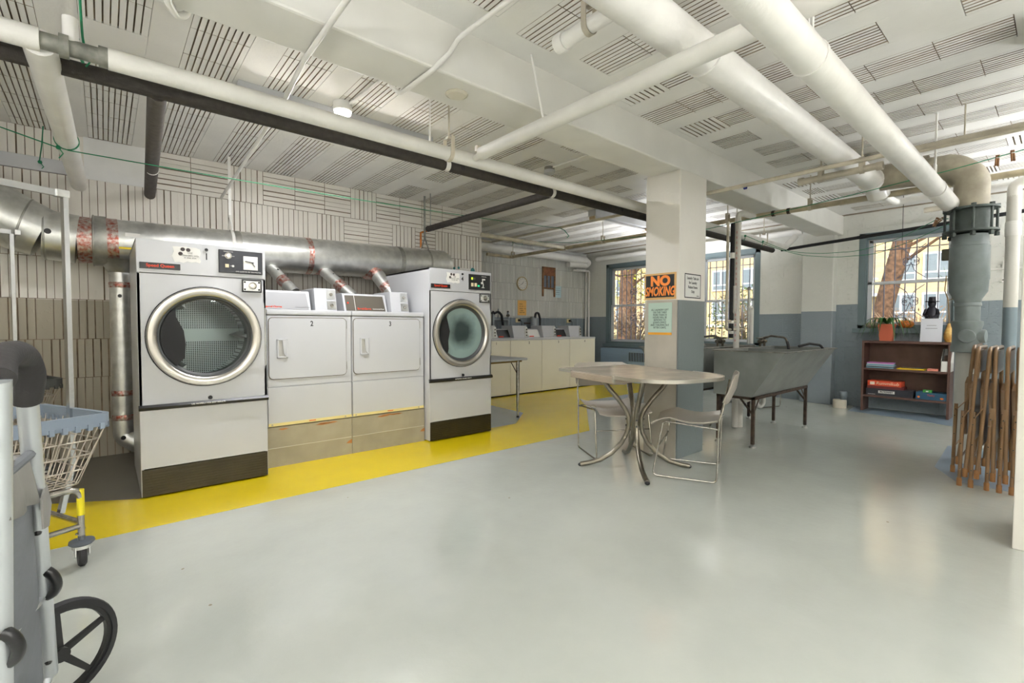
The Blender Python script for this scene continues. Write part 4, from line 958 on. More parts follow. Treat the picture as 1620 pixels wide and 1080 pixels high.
# ------------------------------------------------------------------ laundry tubs on iron stands
def tub(label, y0, s, x0, x1):
    """s=-1: slanted apron toward -y. y0: the upright back."""
    t = thing('laundry_tub', label, 'laundry tub', ((x0+x1)/2,y0,0))
    h = (x1-x0)/2; zb, zt = .467, .885
    out = [(0,zb),(0,zt),(s*.625,zt),(s*.36,zb)]
    b = B(); w = .03
    A = [(-h,y,z) for y, z in out]; Bq = [(h,y,z) for y, z in out]
    inn = [(s*w,zt),(s*(.625-w),zt),(s*(.36-w*.6),zb+.05),(s*w,zb+.05)]
    # shell: outside faces
    vo = [[b.v((xx,y,z)) for y, z in out] for xx in (-h,h)]
    b.f([vo[0][0],vo[0][3],vo[1][3],vo[1][0]])              # bottom
    b.f([vo[0][0],vo[1][0],vo[1][1],vo[0][1]])              # back
    b.f([vo[0][3],vo[0][2],vo[1][2],vo[1][3]])              # slanted front
    for e in (0,1): b.f([vo[e][0],vo[e][1],vo[e][2],vo[e][3]])
    # two basins
    segs = [(-h+w,-w/2),(w/2,h-w)]
    for a, c in segs:
        vi = [[b.v((xx,y,z)) for y, z in inn] for xx in (a,c)]
        b.f([vi[0][2],vi[0][3],vi[1][3],vi[1][2]]); b.f([vi[0][3],vi[0][0],vi[1][0],vi[1][3]]); b.f([vi[0][1],vi[0][2],vi[1][2],vi[1][1]])
        for e in (0,1): b.f([vi[e][0],vi[e][1],vi[e][2],vi[e][3]])
    def strip(xa, xb, ya, yb): b.quad((xa,ya,zt),(xb,ya,zt),(xb,yb,zt),(xa,yb,zt))
    strip(-h,h,0,s*w); strip(-h,h,s*(.625-w),s*.625); strip(-h,-h+w,s*w,s*(.625-w)); strip(h-w,h,s*w,s*(.625-w)); strip(-w/2,w/2,s*w,s*(.625-w))
    b.done('basin', M_TUB, t, 0)
    b = B(); b.tube([(-h,0,zt),(h,0,zt),(h,s*.625,zt),(-h,s*.625,zt)], .01, flat=(.010,.034), closed=True); b.done('rim', mat('worn_metal_rim',(150,148,140),.4,.6,noise=(14,.25)), t)
    b = B(); f0, f1 = s*.02, s*.375
    for q in ((-h+.02,h-.02,min(f0,f0+s*.03),max(f0,f0+s*.03)),(-h+.02,h-.02,min(f1,f1-s*.03),max(f1,f1-s*.03)),(-h+.02,-h+.05,min(f0,f1),max(f0,f1)),(h-.05,h-.02,min(f0,f1),max(f0,f1))): b.box(q[0],q[1],q[2],q[3],zb-.027,zb-.001)
    b.done('stand_frame', M_RUST, t)
    for sx in (-1,1):
        for fy in (f0,f1):
            x = sx*(h-.035); yy = fy+s*(.015 if fy == f0 else -.015)
            l = B().box(x-.014,x+.014,yy-.014,yy+.014,.03,zb-.02,.002).done('leg', M_RUST, t)
            B().lathe([(0,.0),(.03,.0),(.026,.012),(.010,.02),(.010,.045),(0,.045)], (x,yy,0), 'z', 14).done('foot', M_GALVD, l)
            b = B(); b.tube([(x,yy,.30),(x-sx*.13,yy,zb-.02)],.008,6,flat=(.018,.005)); oy = s*.12*(1 if fy == f0 else -1); b.tube([(x,yy,.30),(x,yy+oy,zb-.02)],.008,6,flat=(.018,.005)); b.done('brace', M_RUST, l)
    return t
tub('grey laundry tub nearer the viewpoint, slanted side toward the open floor', 2.215, -1, 4.470, 5.88)
tub('grey laundry tub behind the nearer one, back to back with it', 2.440, 1, 4.50, 5.92)
M_BRASS = mat('tarnished_tap_metal', (112,106,96), .35, .9, noise=(20,.3))
def tap(label, x, y, sweep, hose):
    t = thing('swing_tap', label, 'tap', (x,y,.895))
    b = B(); b.cyl((-.055,0,0),(-.055,0,.05),.013,10); b.cyl((.055,0,0),(.055,0,.05),.013,10); b.tube([(-.085,0,.055),(.085,0,.055)],.019,12); b.lathe([(.022,.03),(.024,.05),(.02,.085),(.012,.10)], (0,0,0), 'z', 14); b.done('tap_body', M_BRASS, t)
    B().tube([(0,0,.09),(sweep[0]*.35,sweep[1]*.35,.115),(sweep[0]*.9,sweep[1]*.9,.10),(sweep[0],sweep[1],.03)], .011, 10, .04).done('spout', M_BRASS, t)
    for sx in (-1,1):
        o = B().cyl((sx*.07,0,.055),(sx*.07,0,.088),.007,8).done('tap_stem', M_BRASS, t)
        B().tube([(sx*.07-.035,.02,.09),(sx*.07+.035,-.02,.09)], .006, 8).done('tap_handle', M_BRASS, o)
    if hose: B().tube([(sweep[0]*.97,sweep[1]*.97,.06),(sweep[0],sweep[1],.03),(sweep[0]*1.03,sweep[1]*1.05,-.045)], .014, 10).done('hose_end', M_RUBBER, t)
    return t
tap('tarnished swing tap with hose end on the near tub', 5.52, 2.19, (.0,-.26), True)
tap('tarnished swing tap on the back tub, beside the black insulated riser', 5.12, 2.47, (-.02,.22), False)
t = thing('hose', 'black hose end lying over the far rim of the near tub', 'hose', (5.78,1.72,.9)); B().tube([(-.10,.16,.0),(-.02,.08,.03),(.05,.0,.015),(.055,-.03,-.03)], .013, 10, .03).done('hose_run', M_RUBBER, t)
t, o = pipe('vent_pipe', 'white plastic vent pipe with red print rising between the tubs', [(5.19,2.328,.02),(5.19,2.328,2.31),(5.27,2.328,2.335),(5.50,2.30,2.333)], .030, M_PVC, .06, 18)
b = B()
for k in range(22): z = .95+.055*k; b.box(-.0312,-.0275,-.006,.003,z-.02,z+.005)
b.done('red_print', mat('red_pipe_print',(206,150,142),.6), t)
B().lathe([(.034,0),(.034,.05)], (0,0,2.18), 'z', 18).done('socket', M_PVC, t)
t = thing('floor_drain_stub', 'white plastic drain with branch under the laundry tubs', 'drain pipe', (5.33,2.36,0))
b = B(); b.lathe([(.052,.0),(.052,.20),(.060,.20),(.060,.27),(.048,.28),(.048,.42)], (0,0,0), 'z', 22); b.done('riser', M_PVC, t)
b = B(); b.tube([(0,0,.26),(-.14,-.05,.34),(-.30,-.08,.36)], .026, 12, .05); b.tube([(0,0,.26),(.13,-.06,.30),(.24,-.10,.34)], .026, 12, .05); b.done('branch', M_PVC, t)
B().tube([(.24,-.10,.44),(.24,-.10,.24),(.28,-.12,.20),(.33,-.14,.24),(.33,-.14,.36)], .024, 12, .05).done('trap', mat('clear_trap',(222,222,218),.3), t)
t, o = pipe('riser_pipe', 'black insulated riser with bare joints between the tubs', [(5.06,2.325,.99),(5.06,2.325,2.20)], .022, M_BLACKM, 0, 12)
for z in (1.05,1.16,1.86): ringpart(t, o, (5.06,2.325,z), (0,0,1), .0225, .03 if z < 1.5 else .06, 'bare_joint', M_PIPEW, .001)
B().tube([(-.0,-.03,.55),(0,-.03,.28),(.02,.0,.25)], .014, 10, .03).done('white_loop', M_PVC, t)
t, o = pipe('riser_pipe', 'cream copper riser left of the black one', [(4.95,2.325,2.20),(4.95,2.325,1.08),(5.36,2.325,1.08)], .014, M_CREAM, .03, 10)
B().tube([(0,0,-1.03),(.30,0,-1.03)], .012, 8).done('cross_pipe', M_CREAM, t)
t, o = pipe('riser_pipe', 'thin grey pipe rising from the near tap', [(5.42,2.30,.92),(5.42,2.30,1.53)], .013, M_GALVD, 0, 10)
B().ball((0,0,.61), .022, 10).done('cap', M_GALVD, t); B().tube([(.0,0,.40),(.08,0,.40),(.08,0,.0)], .02, 10, .03).done('side_pipe', M_PIPEW, t)

# ------------------------------------------------------------------ folding table in the recess
t = thing('folding_table', 'grey folding table with metal legs beside dryer 4', 'table', (3.475,4.63,0), math.radians(4))
B().box(-.34,.40,-.40,.42,.70,.724,.006).done('table_top', mat('light_grey_top',(182,188,196),.3,noise=(5,.05)), t)
for ya, yb in ((-.34,-.315),(.34,.365)): B().box(-.30,.36,ya,yb,.675,.70).done('apron_rail', mat('brown_table_rail',(120,96,44),.5), t)
for sx in (-.27,.30):
    for sy in (-.33,.34):
        l = B().tube([(sx,sy,.69),(sx,sy,.34),(sx,sy,.02)], [.022,.021,.013], 12).done('leg', M_CHROME, t)
        B().lathe([(0,0),(.018,0),(.016,.02),(0,.03)], (sx,sy,0), 'z', 12).done('foot', M_RUBBER, l)
        B().tube([(sx,sy,.52),(sx-.12 if sx > 0 else sx+.12,sy,.685)], .006, 6).done('brace', M_RUST, l)

# ------------------------------------------------------------------ bookcase and what stands on it
bx0, by0, ang = 7.605, 1.33, math.atan2(.876, .075)
M_BK = mat('dark_brown_veneer', (98,70,60), .4, noise=(6,.12))
t = thing('bookcase', 'low dark brown bookcase under the window', 'bookcase', (7.632,1.330,0), 0)
# local: front faces -x, y along the wall
W2 = .437
for sy in (-1,1): B().box(0,.28,sy*W2-(.025 if sy > 0 else 0),sy*W2+(.025 if sy < 0 else 0),0,.925,.002).done('side_panel', M_BK, t)
B().box(-.002,.28,-W2,W2,.90,.928,.002).done('top_panel', M_BK, t)
for z in (.546,.190): B().box(.004,.28,-W2+.025,W2-.025,z,z+.026,.001).done('shelf', M_BK, t)
B().box(.27,.28,-W2+.02,W2-.02,.19,.905).done('back_panel', mat('brown_hardboard',(110,84,70),.7,noise=(8,.1)), t)
def at(y, z, x=7.65): return (x, y, z)
SH1, SH2, TOP = .572, .216, .928
cols = [(120,170,190),(60,64,70),(180,200,206),(90,150,170),(206,214,218),(196,110,190)]
for k, c in enumerate(cols):
    lab = ['pale blue magazine, bottom of the pile on the upper shelf','dark grey magazine, second from the bottom of the upper shelf pile','white-blue magazine in the middle of the upper shelf pile','teal magazine, third from the top of the upper shelf pile','pale grey magazine just under the pink one','pink magazine on top of the pile on the upper shelf'][k]
    t = thing('magazine', lab, 'magazine', (7.70,1.60,SH1+.0015+.0118*k), math.radians(random.uniform(-5,5)))
    B().box(-.05,.12,-.165+.01*random.random(),.115+.008*random.random(),0,.0115,.002).done('pages', mat('magazine_%d'%k, c, .4), t)
def flatbox(name, label, cat, y0, y1, z0, z1, col, x0=7.648, d=.18, rot=0, m=None):
    t = thing(name, label, cat, ((x0+d/2),(y0+y1)/2,z0), rot)
    B().box(-d/2,d/2,(y0-y1)/2,(y1-y0)/2,0,z1-z0,.003).done('body' if cat != 'folder' else 'cover', m or mat(name+'_'+label.split()[0], col, .45), t)
    return t
flatbox('folder','yellow folder lying on the upper shelf','folder',1.135,1.40,SH1,SH1+.014,(226,190,30),d=.2)
flatbox('booklet','brown booklet on top of the yellow folder','booklet',1.24,1.37,SH1+.0145,SH1+.023,(130,112,84),x0=7.72,d=.1)
flatbox('booklet','grey booklet on the yellow folder, right of the brown one','booklet',1.15,1.235,SH1+.0145,SH1+.022,(110,116,110),x0=7.72,d=.1)
flatbox('card_packet','salmon pink packet on the upper shelf','packet',1.005,1.105,SH1,SH1+.026,(226,140,120),d=.1)
t = thing('magazine_file', 'white magazine file standing at the right end of the upper shelf', 'magazine file', (7.74,.935,SH1))
b = B(); b.box(-.10,-.094,-.045,.045,0,.125); 
for sy in (-.045,.041): b.prism([(-.10,sy,0),(.12,sy,0),(.12,sy,.27),(.05,sy,.27),(-.10,sy,.125)],(0,.004,0))
b.box(.114,.12,-.045,.045,0,.27); b.box(-.10,.12,-.045,.045,0,.004); b.done('case', M_PAPER, t, 0)
B().box(-.06,.10,-.035,.02,.006,.19).done('contents', mat('brown_cards',(96,76,64),.7), t)
t = flatbox('board_game_box','orange-red game box on top of the left pile, lower shelf','game box',1.345,1.70,SH2+.125,SH2+.192,(206,72,40),d=.19)
text('lettering', 'Rummikub', .055, mat('pale_game_lettering',(240,200,170),.5), t, (-.0957,-.03,.034), face='-x', shear=.25, bold=.01)
B().box(-.0965,-.094,.10,.15,.014,.052).done('tile_emblem', mat('cream_emblem',(232,214,196),.5), t)
flatbox('board_game_box','maroon game box between the orange and black ones','game box',1.325,1.705,SH2+.0905,SH2+.124,(110,44,44),d=.2)
t = flatbox('board_game_box','long black game box at the bottom left, lower shelf','game box',1.23,1.716,SH2+.0005,SH2+.09,(46,48,56),d=.2)
B().box(-.1015,-.099,-.06,.11,.032,.066).done('title_plate', mat('title_white',(226,224,220),.5), t)
text('lettering', 'PICTIONARY', .030, M_INK, t, (-.1018,.025,.049), face='-x', bold=.03, sx=.78)
B().box(-.1012,-.099,.14,.22,.012,.016).done('small_print', M_PAPER, t)
t = flatbox('board_game_box','blue game box on the right of the lower shelf','game box',.92,1.205,SH2+.0005,SH2+.088,(34,82,112),d=.2)
text('lettering', 'Tacky', .030, M_RED, t, (-.1008,-.0,.056), face='-x')
b = B(); b.ball((-.1,.115,.03), .014, 10, (.2,1,1)); b.ball((-.1,-.10,.026), .015, 10, (.2,1.2,.8)); b.done('orange_motif', mat('motif_orange',(226,120,50),.5), t)
t = flatbox('card_game_box','small green card box on the blue game box','card box',1.055,1.140,SH2+.0888,SH2+.118,(60,150,60),d=.06)
B().box(-.0312,-.0295,-.012,.012,.008,.022).done('label', M_PAPER, t)
# bookcase top
t = thing('potted_spider_plant', 'spider plant in a square terracotta pot on the bookcase', 'plant', (7.74,1.53,TOP))
b = B(); b.loft([[(-.055,-.062,0),(.055,-.062,0),(.055,.062,0),(-.055,.062,0)],[(-.07,-.08,.20),(.07,-.08,.20),(.07,.08,.20),(-.07,.08,.20)]]); b.box(-.076,.076,-.086,.086,.185,.218,.003); b.done('pot', mat('terracotta_plastic',(206,104,74),.5), t)
B().box(-.065,.065,-.075,.075,.21,.22).done('soil', mat('potting_soil',(60,46,36),.9), t)
M_SPI = mat('striped_leaf', (62,116,52), .45, noise=(6,.25))
for k in range(22):
    a = 2*PI*k/22+random.uniform(-.15,.15); L_ = random.uniform(.28,.42); b = B(); rows = []
    for i in range(9):
        u = i/8; rr = L_*u*(1-.12*u)
        rr = min(rr, .17+.10*random.random()) if math.cos(a) > .3 else rr
        z = .215+.16*math.sin(PI*min(1,u*1.05)*.62)-.34*u**2.6*random.uniform(.9,1.02)
        z = max(z, .015 if rr > .07 else .2); wd = .010*(1-u**3)+.001
        px_, py_ = math.cos(a)*rr, math.sin(a)*rr; n = Vector((-math.sin(a),math.cos(a),0))
        rows.append([Vector((px_,py_,z))+n*wd, Vector((px_,py_,z-.004)), Vector((px_,py_,z))-n*wd])
    b.loft(rows, closed=False, caps=False); b.done('leaf', M_SPI, t)
t = thing('paper_notice', 'white typed paper propped upright on the bookcase', 'paper', (7.70,1.085,TOP))
B().prism([(-.02,-.102,0),(-.02,.102,0),(.03,.102,.285),(.03,-.102,.285)],(.002,0,.0)).done('sheet', mat('cool_white_paper',(222,224,232),.6), t)
for z, w in ((.20,.09),(.165,.11)): text('lettering', 'Lorem' if False else '', .03, M_INK, t, (0,0,z)) if False else B().box(-.0225+.05*z/.285,-.0212+.05*z/.285,-w/2,w/2,z-.003,z+.003).done('faint_print_line', mat('faint_print',(150,152,160),.6), t, 0)
t = thing('acrylic_stand', 'clear plastic stand propping the typed paper', 'stand', (7.71,1.085,TOP))
B().prism([(.024,-.11,.003),(.024,.11,.003),(.074,.11,.29),(.074,-.11,.29)],(.002,0,0)).done('panel', glass_mat('clear_acrylic',(236,240,244)), t, 0)
t = thing('gourd_vase', 'mottled yellow gourd vase with a tall green sprig on the bookcase', 'vase', (7.72,.925,TOP))
B().lathe([(0,0),(.030,0),(.044,.03),(.050,.07),(.043,.12),(.030,.165),(.020,.20),(.016,.225),(.012,.225),(.01,.20),(0,.2)], (0,0,0), 'z', 22).done('gourd', mat('mottled_gourd',(226,190,110),.4,noise=(14,.3),alt=(176,120,50)), t)
b = B(); b.tube([(0,0,.2),(.004,.01,.38),(0,.02,.52),(-.01,.05,.62),(0,.04,.80)], .006, 6, .05); b.tube([(0,.02,.5),(.0,-.05,.53)], .004, 5); b.done('stem', mat('brown_stem',(120,96,60),.7), t)
M_BAM = mat('bamboo_leaf', (136,190,60), .4)
b = B()
for p, d in (((0,.04,.78),(0,-.09,.06)),((0,.045,.76),(0,.10,.09)),((0,.04,.80),(0,.03,.12)),((0,.04,.70),(0,-.11,.03)),((0,.045,.72),(0,.08,.02))):
    P = Vector(p); Dv = Vector(d); n = Vector((.2,.1,1)).normalized().cross(Dv.normalized())*.012
    b.f([b.v(P),b.v(P+Dv*.4+n),b.v(P+Dv),b.v(P+Dv*.4-n)])
b.done('leaf', M_BAM, t, fix=False)
# window sill
SZ = 1.089
t = thing('stone', 'rounded beige stone at the left end of the sill', 'stone', (7.955,1.735,SZ)); B().ball((0,0,.044),.046,12,(.9,1.65,.95)).done('boulder', mat('beige_stone',(190,174,150),.8,noise=(20,.2),bump=(30,.5)), t)
t = thing('driftwood_ornament', 'dark knobbly ornament behind the spider plant', 'ornament', (7.965,1.61,SZ))
b = B()
for _ in range(9): b.ball((random.uniform(-.02,.02),random.uniform(-.05,.05),random.uniform(.03,.12)),random.uniform(.02,.035),8)
b.done('knobs', mat('dark_driftwood',(110,100,80),.8,noise=(20,.4)), t)
t = thing('pumpkin', 'small orange pumpkin on the window sill', 'pumpkin', (7.96,1.375,SZ))
b = B(); rows = []
for i in range(11):
    th = PI*i/10; rows.append([(.085*math.sin(th)*(1-.07*abs(math.sin(4*a)))*math.cos(a), .085*math.sin(th)*(1-.07*abs(math.sin(4*a)))*math.sin(a), .056+.056*math.cos(th)*(1-.25*math.exp(-8*math.sin(th)**2))) for a in [2*PI*k/32 for k in range(32)]])
b.loft(rows); b.done('rind', mat('pumpkin_rind',(224,122,40),.4,noise=(5,.1)), t)
B().tube([(0,0,.095),(.002,.004,.125),(.01,.014,.14)], [.012,.009,.008], 8).done('stalk', mat('pumpkin_stalk',(120,90,56),.8), t)
t = thing('figurine', 'dark figurine in a brimmed hat on the window sill', 'figurine', (7.955,1.12,SZ))
M_FIG = mat('dark_figurine', (44,42,54), .45, noise=(18,.3))
B().lathe([(0,0),(.075,0),(.08,.03),(.066,.10),(.07,.16),(.058,.22),(.05,.25),(.030,.275),(.040,.30),(.042,.33),(.03,.35),(0,.352)], (0,0,0), 'z', 20).done('body', M_FIG, t)
b = B(); b.lathe([(.03,.335),(.072,.338),(.072,.346),(.038,.350),(.034,.40),(.0,.405)], (0,0,0), 'z', 20); b.done('hat', M_FIG, t)
b = B()
for sy in (-1,1): b.tube([(-.02,sy*.055,.24),(-.06,sy*.075,.17),(-.075,sy*.02,.15)], .014, 8, .03)
b.done('arm', M_FIG, t)
t = thing('lamp_bracket', 'grey reflector lamp clamped beside the stack at the window', 'lamp', (7.92,.90,1.95))
b = B(); b.box(-.05,.02,-.06,.05,.0,.11,.01); b.done('housing', mat('grey_lamp_housing',(126,136,144),.4), t)
B().box(-.03,.03,.05,.14,-.02,.12,.01).done('shade', mat('dark_green_shade',(52,50,34),.5), t)
B().lathe([(.03,-.05),(.052,-.06),(.052,-.01),(0,-.0)], (-.01,-.01,-.05), 'x', 18).done('reflector', M_GALV, t)
t = thing('floor_cleanout', 'cream floor clean-out pipe end beside the pilaster', 'pipe end', (7.66,2.01,0))
B().lathe([(0,.11),(.075,.11),(.08,.10),(.08,0)], (0,0,0), 'z', 22).done('base', mat('cream_cleanout',(196,190,172),.5), t)
B().lathe([(0,.22),(.04,.22),(.048,.21),(.048,.16),(.04,.15),(.04,.10)], (.04,-.03,0), 'z', 18).done('cap', M_GREYPAINT, t)

# ------------------------------------------------------------------ folded chairs against the pier
def folded_chair(label, x, y, tilt, group=None):
    t = thing('folding_chair', label, 'folding chair', (x,y,0), 0)   # near side frame at x=0, far side frame at x=.46
    def leg(xx, pts, nm='frame_tube'):
        return B().tube([(xx,a,z) for a, z in pts], .0115, 10, .03).done(nm, M_TAN, t)
    top = (tilt, .97); kn = (tilt*.62-.010, .556); ft = (-.028+.0, .078)
    # U-shaped back frame: both uprights and the top bar
    o = B().tube([(0,ft[0],ft[1]),(0,kn[0],.556),(0,top[0],.950),(.03,top[0]-.002,.972),(.43,top[0]-.002,.972),(.46,top[0],.950),(.46,kn[0],.556),(.46,ft[0],ft[1])], .0115, 10, .03).done('back_frame', M_TAN, t)
    for xx in (0,.46): B().lathe([(0,-.012),(.0145,-.010),(.0145,.045),(.0118,.05)], (xx,ft[0],ft[1]), 'z', 12).done('rubber_foot', mat('tan_rubber_foot',(150,104,58),.6), o)
    for xx in (.003,.463):
        l = B().tube([(xx,0,.03),(xx,.012*0-.008,.53)], .0115, 10).done('front_leg', M_TAN, t)
        B().lathe([(0,0),(.0145,0),(.0145,.05),(.0118,.055)], (xx,0,0), 'z', 12).done('rubber_foot', mat('tan_rubber_foot',(150,104,58),.6), l)
        b = B(); s = -1 if xx < .1 else 1
        b.tube([(xx+s*.013,-.012,.488),(xx+s*.013,kn[0]+.002,.565)], .01, flat=(.006,.020)); b.done('link_arm', M_TAN, l)
        b = B()
        for z in (.12,.30,.44): b.ball((xx+s*.010,-.002,z),.005,6)
        b.ball((xx+s*.017,-.010,.49),.006,6); b.done('rivet', M_CHROME, l)
    # seat pan folded up between the frames, backrest panel
    b = B(); yk = kn[0]+.004
    b.loft([[(.02,yk-.004,.30),(.44,yk-.004,.30),(.44,yk+.012,.30),(.02,yk+.012,.30)],[(.02,tilt*.8+.002,.69),(.44,tilt*.8+.002,.69),(.44,tilt*.8+.026,.69),(.02,tilt*.8+.026,.69)],[(.05,tilt*.8+.004,.735),(.41,tilt*.8+.004,.735),(.41,tilt*.8+.018,.735),(.05,tilt*.8+.018,.735)]])
    b.done('seat', M_TAN, t, 30)
    b = B(); b.box(.01,.45,top[0]-.012,top[0]-.001,.80,.955,.004); b.done('backrest', M_TAN, t)
    B().cyl((.0,-.002,.20),(.46,-.002,.20),.006,8).done('cross_bar', M_TAN, t)
    return t
FL_ = ['brown metal folding chair set back at the left end of the stack','brown metal folding chair, first full one from the left of the stack','brown metal folding chair, second full one from the left of the stack','brown metal folding chair in the middle of the stack','brown metal folding chair, second from the pier in the stack','brown metal folding chair nearest the pier in the stack']
for lab, x, y, tl in zip(FL_, (4.93,4.55,4.55,4.55,4.55,4.55), (.545,.467,.409,.330,.270,.212), (-.095,-.074,-.072,-.022,-.019,-.010)):
    folded_chair(lab, x, y, tl)

# ------------------------------------------------------------------ wire laundry carts with a double-pole rack
M_WIRE = mat('coated_basket_wire', (206,196,184), .35, .6, noise=(20,.12))
M_RIM = mat('blue_grey_plastic_rim', (128,140,154), .45)
M_RIMD = mat('charcoal_plastic_rim', (70,72,72), .5)
M_BAR = mat('bright_steel_bar', (204,206,208), .22, 1., bump=(40,.04))
def wire_cart(name, label, corner, ux, L_, W_, zr, depth, rim_m, pole_top, pole_in=.012):
    """corner: rim corner at the right; local +x runs away along the long side, +y along the short side."""
    t = thing(name, label, 'laundry cart', (corner[0],corner[1],0), ux)
    # rim
    P = [(0,0),(L_,0),(L_,W_),(0,W_)]
    b = B(); rr = .035
    path = []
    for i in range(4):
        a, c, d = Vector((*P[i-1],zr)), Vector((*P[i],zr)), Vector((*P[(i+1)%4],zr))
        u = (a-c).normalized(); w = (d-c).normalized()
        for k in range(5): s = k/4; path.append((c+u*rr)*(1-s)**2 + c*2*s*(1-s) + (c+w*rr)*s*s)
    b.tube(path, .01, flat=(.042,.022), closed=True, twist=(0,0,1)); b.tube([p+Vector((0,0,-.028)) for p in path], .01, flat=(.020,.012), closed=True, twist=(0,0,1))
    o = b.done('basket_rim', rim_m, t, 30)
    # clip tabs under the rim
    b = B()
    n = int(L_/.045)
    for k in range(n):
        x = .03+(L_-.06)*k/(n-1)
        for y in (0,W_): b.box(x-.010,x+.010,y-.012,y+.012,zr-.05,zr-.02,.003)
    n = int(W_/.045)
    for k in range(n):
        y = .03+(W_-.06)*k/(n-1)
        for x in (0,L_): b.box(x-.012,x+.012,y-.010,y+.010,zr-.05,zr-.02,.003)
    b.done('rim_clips', rim_m, o)
    # basket wires: tapered tub
    zb = zr-depth; tp = .085
    def ring(z):
        s = (zr-z)/depth*tp; return [(s,s*.8),(L_-s,s*.8),(L_-s,W_-s*.8),(s,W_-s*.8)]
    b = B()
    for k in range(1,5):
        z = zr-.03-(depth-.03)*k/4; q = [Vector((*p,z)) for p in ring(z)]
        pth = []
        for i in range(4):
            a, c, d = q[i-1], q[i], q[(i+1)%4]; u = (a-c).normalized(); w = (d-c).normalized()
            for j in range(4): s = j/3; pth.append((c+u*.03)*(1-s)**2+c*2*s*(1-s)+(c+w*.03)*s*s)
        b.tube(pth, .0032, 6, closed=True)
    top, bot = ring(zr-.02), ring(zb)
    nx, ny = int(L_/.052), int(W_/.052)
    for k in range(nx+1):
        f = k/nx; xa = top[0][0]+(top[1][0]-top[0][0])*f; xb = bot[0][0]+.02+(bot[1][0]-bot[0][0]-.04)*f
        b.tube([(xa,top[0][1],zr-.02),(xb,bot[0][1],zb),(xb,bot[2][1],zb),(xa,top[2][1],zr-.02)], .0024, 5, .02)
    for k in range(ny+1):
        f = k/ny; ya = top[0][1]+(top[2][1]-top[0][1])*f; yb = bot[0][1]+.02+(bot[2][1]-bot[0][1]-.04)*f
        b.tube([(top[0][0],ya,zr-.02),(bot[0][0],yb,zb-.004),(bot[1][0],yb,zb-.004),(top[1][0],ya,zr-.02)], .0024, 5, .02)
    b.done('wire_basket', M_WIRE, t, 60)
    # frame: bent tube legs, rails, casters
    x0, x1, y0, y1 = .09, L_-.09, .06, W_-.06
    fr = B()
    for y in (y0,y1): fr.tube([(x0,y,.12),(x0,y,zb-.02),(x1,y,zb-.02),(x1,y,.12)], .0135, 12, .05)
    fr.done('leg_frame', M_CHROME, t)
    b = B(); b.tube([(x0,y0,.205),(x0,y1,.205)], .012, 10); b.tube([(x1,y0,.205),(x1,y1,.205)], .012, 10); b.tube([(x0,y0,.190),(x1,y0,.190)], .012, 10); b.tube([(x0,y1,.190),(x1,y1,.190)], .012, 10)
    for y in (y0,y1):
        for x in (x0,x1): b.ball((x-.016,y-.01,.17),.006,6); b.ball((x+.016,y-.005,.155),.006,6)
    b.done('lower_rail', M_CHROME, t)
    for x in (x0,x1):
        for y in (y0,y1):
            c = thing('caster', None, None, (x,y,0), random.uniform(.95,1.25)); c.parent = t
            for key in ('label','category'):
                if key in c: del c[key]
            B().lathe([(.0135,.145),(.0135,.125),(.046,.122),(.048,.112),(.040,.104),(0,.104)], (0,0,0), 'z', 20).done('bumper', mat('dark_bumper',(78,84,92),.5), c)
            b = B(); b.lathe([(.036,.104),(.036,.088)], (0,0,0), 'z', 18)
            for sy in (-1,1): b.prism([(-.038,sy*.022,.10),(.030,sy*.022,.10),(.026,sy*.022,.06),(-.014,sy*.022,.036),(-.032,sy*.022,.045)],(0,sy*.004,0))
            b.done('fork', M_GALV, c)
            B().lathe([(.0,-.015),(.043,-.015),(.050,-.008),(.050,.008),(.043,.015),(0,.015)], (-.008,0,.050), 'y', 28).done('wheel', M_RUBBER, c)
    # rack poles at the middle of the short sides and the bar between them
    if pole_top:
        for x in (pole_in, L_-.012):
            p = B().tube([(x+.05*(1 if x < .1 else -1),W_/2,.20),(x,W_/2,zb+.04),(x,W_/2,pole_top)], .01, flat=(.030,.020), twist=(0,1,0)).done('rack_pole', M_BAR, t)
            b = B(); b.prism([(x-.014,W_/2-.020,pole_top-.005),(x-.014,W_/2+.020,pole_top-.005),(x-.014,W_/2+.020,pole_top+.03),(x-.014,W_/2-.020,pole_top+.03)],(.05 if x < .1 else -.03,0,0),.003); b.done('corner_bracket', M_GALV, p)
        B().tube([(pole_in,W_/2,pole_top+.012),(L_-.012,W_/2,pole_top+.012)], .01, flat=(.030,.020)).done('rack_bar', M_BAR, t)
    return t
wc = wire_cart('laundry_cart', 'wire laundry cart with blue-grey rim in front, tall rack bar', (-.256,3.47), math.atan2(-.44,-.90), .84, .60, .685, .30, M_RIM, 1.74)
# yellow tape on the leg nearest the dryers
B().tube([(.09,.5395,.24),(.09,.5395,.36)], .0142, 12).done('yellow_tape', mat('yellow_tape',(228,210,30),.5), wc)
wire_cart('laundry_cart', 'wire laundry cart with charcoal rim by the tile wall', (-.40,5.12), math.atan2(-.30,-.954), .80, .55, .72, .30, M_RIMD, 1.75, .17)
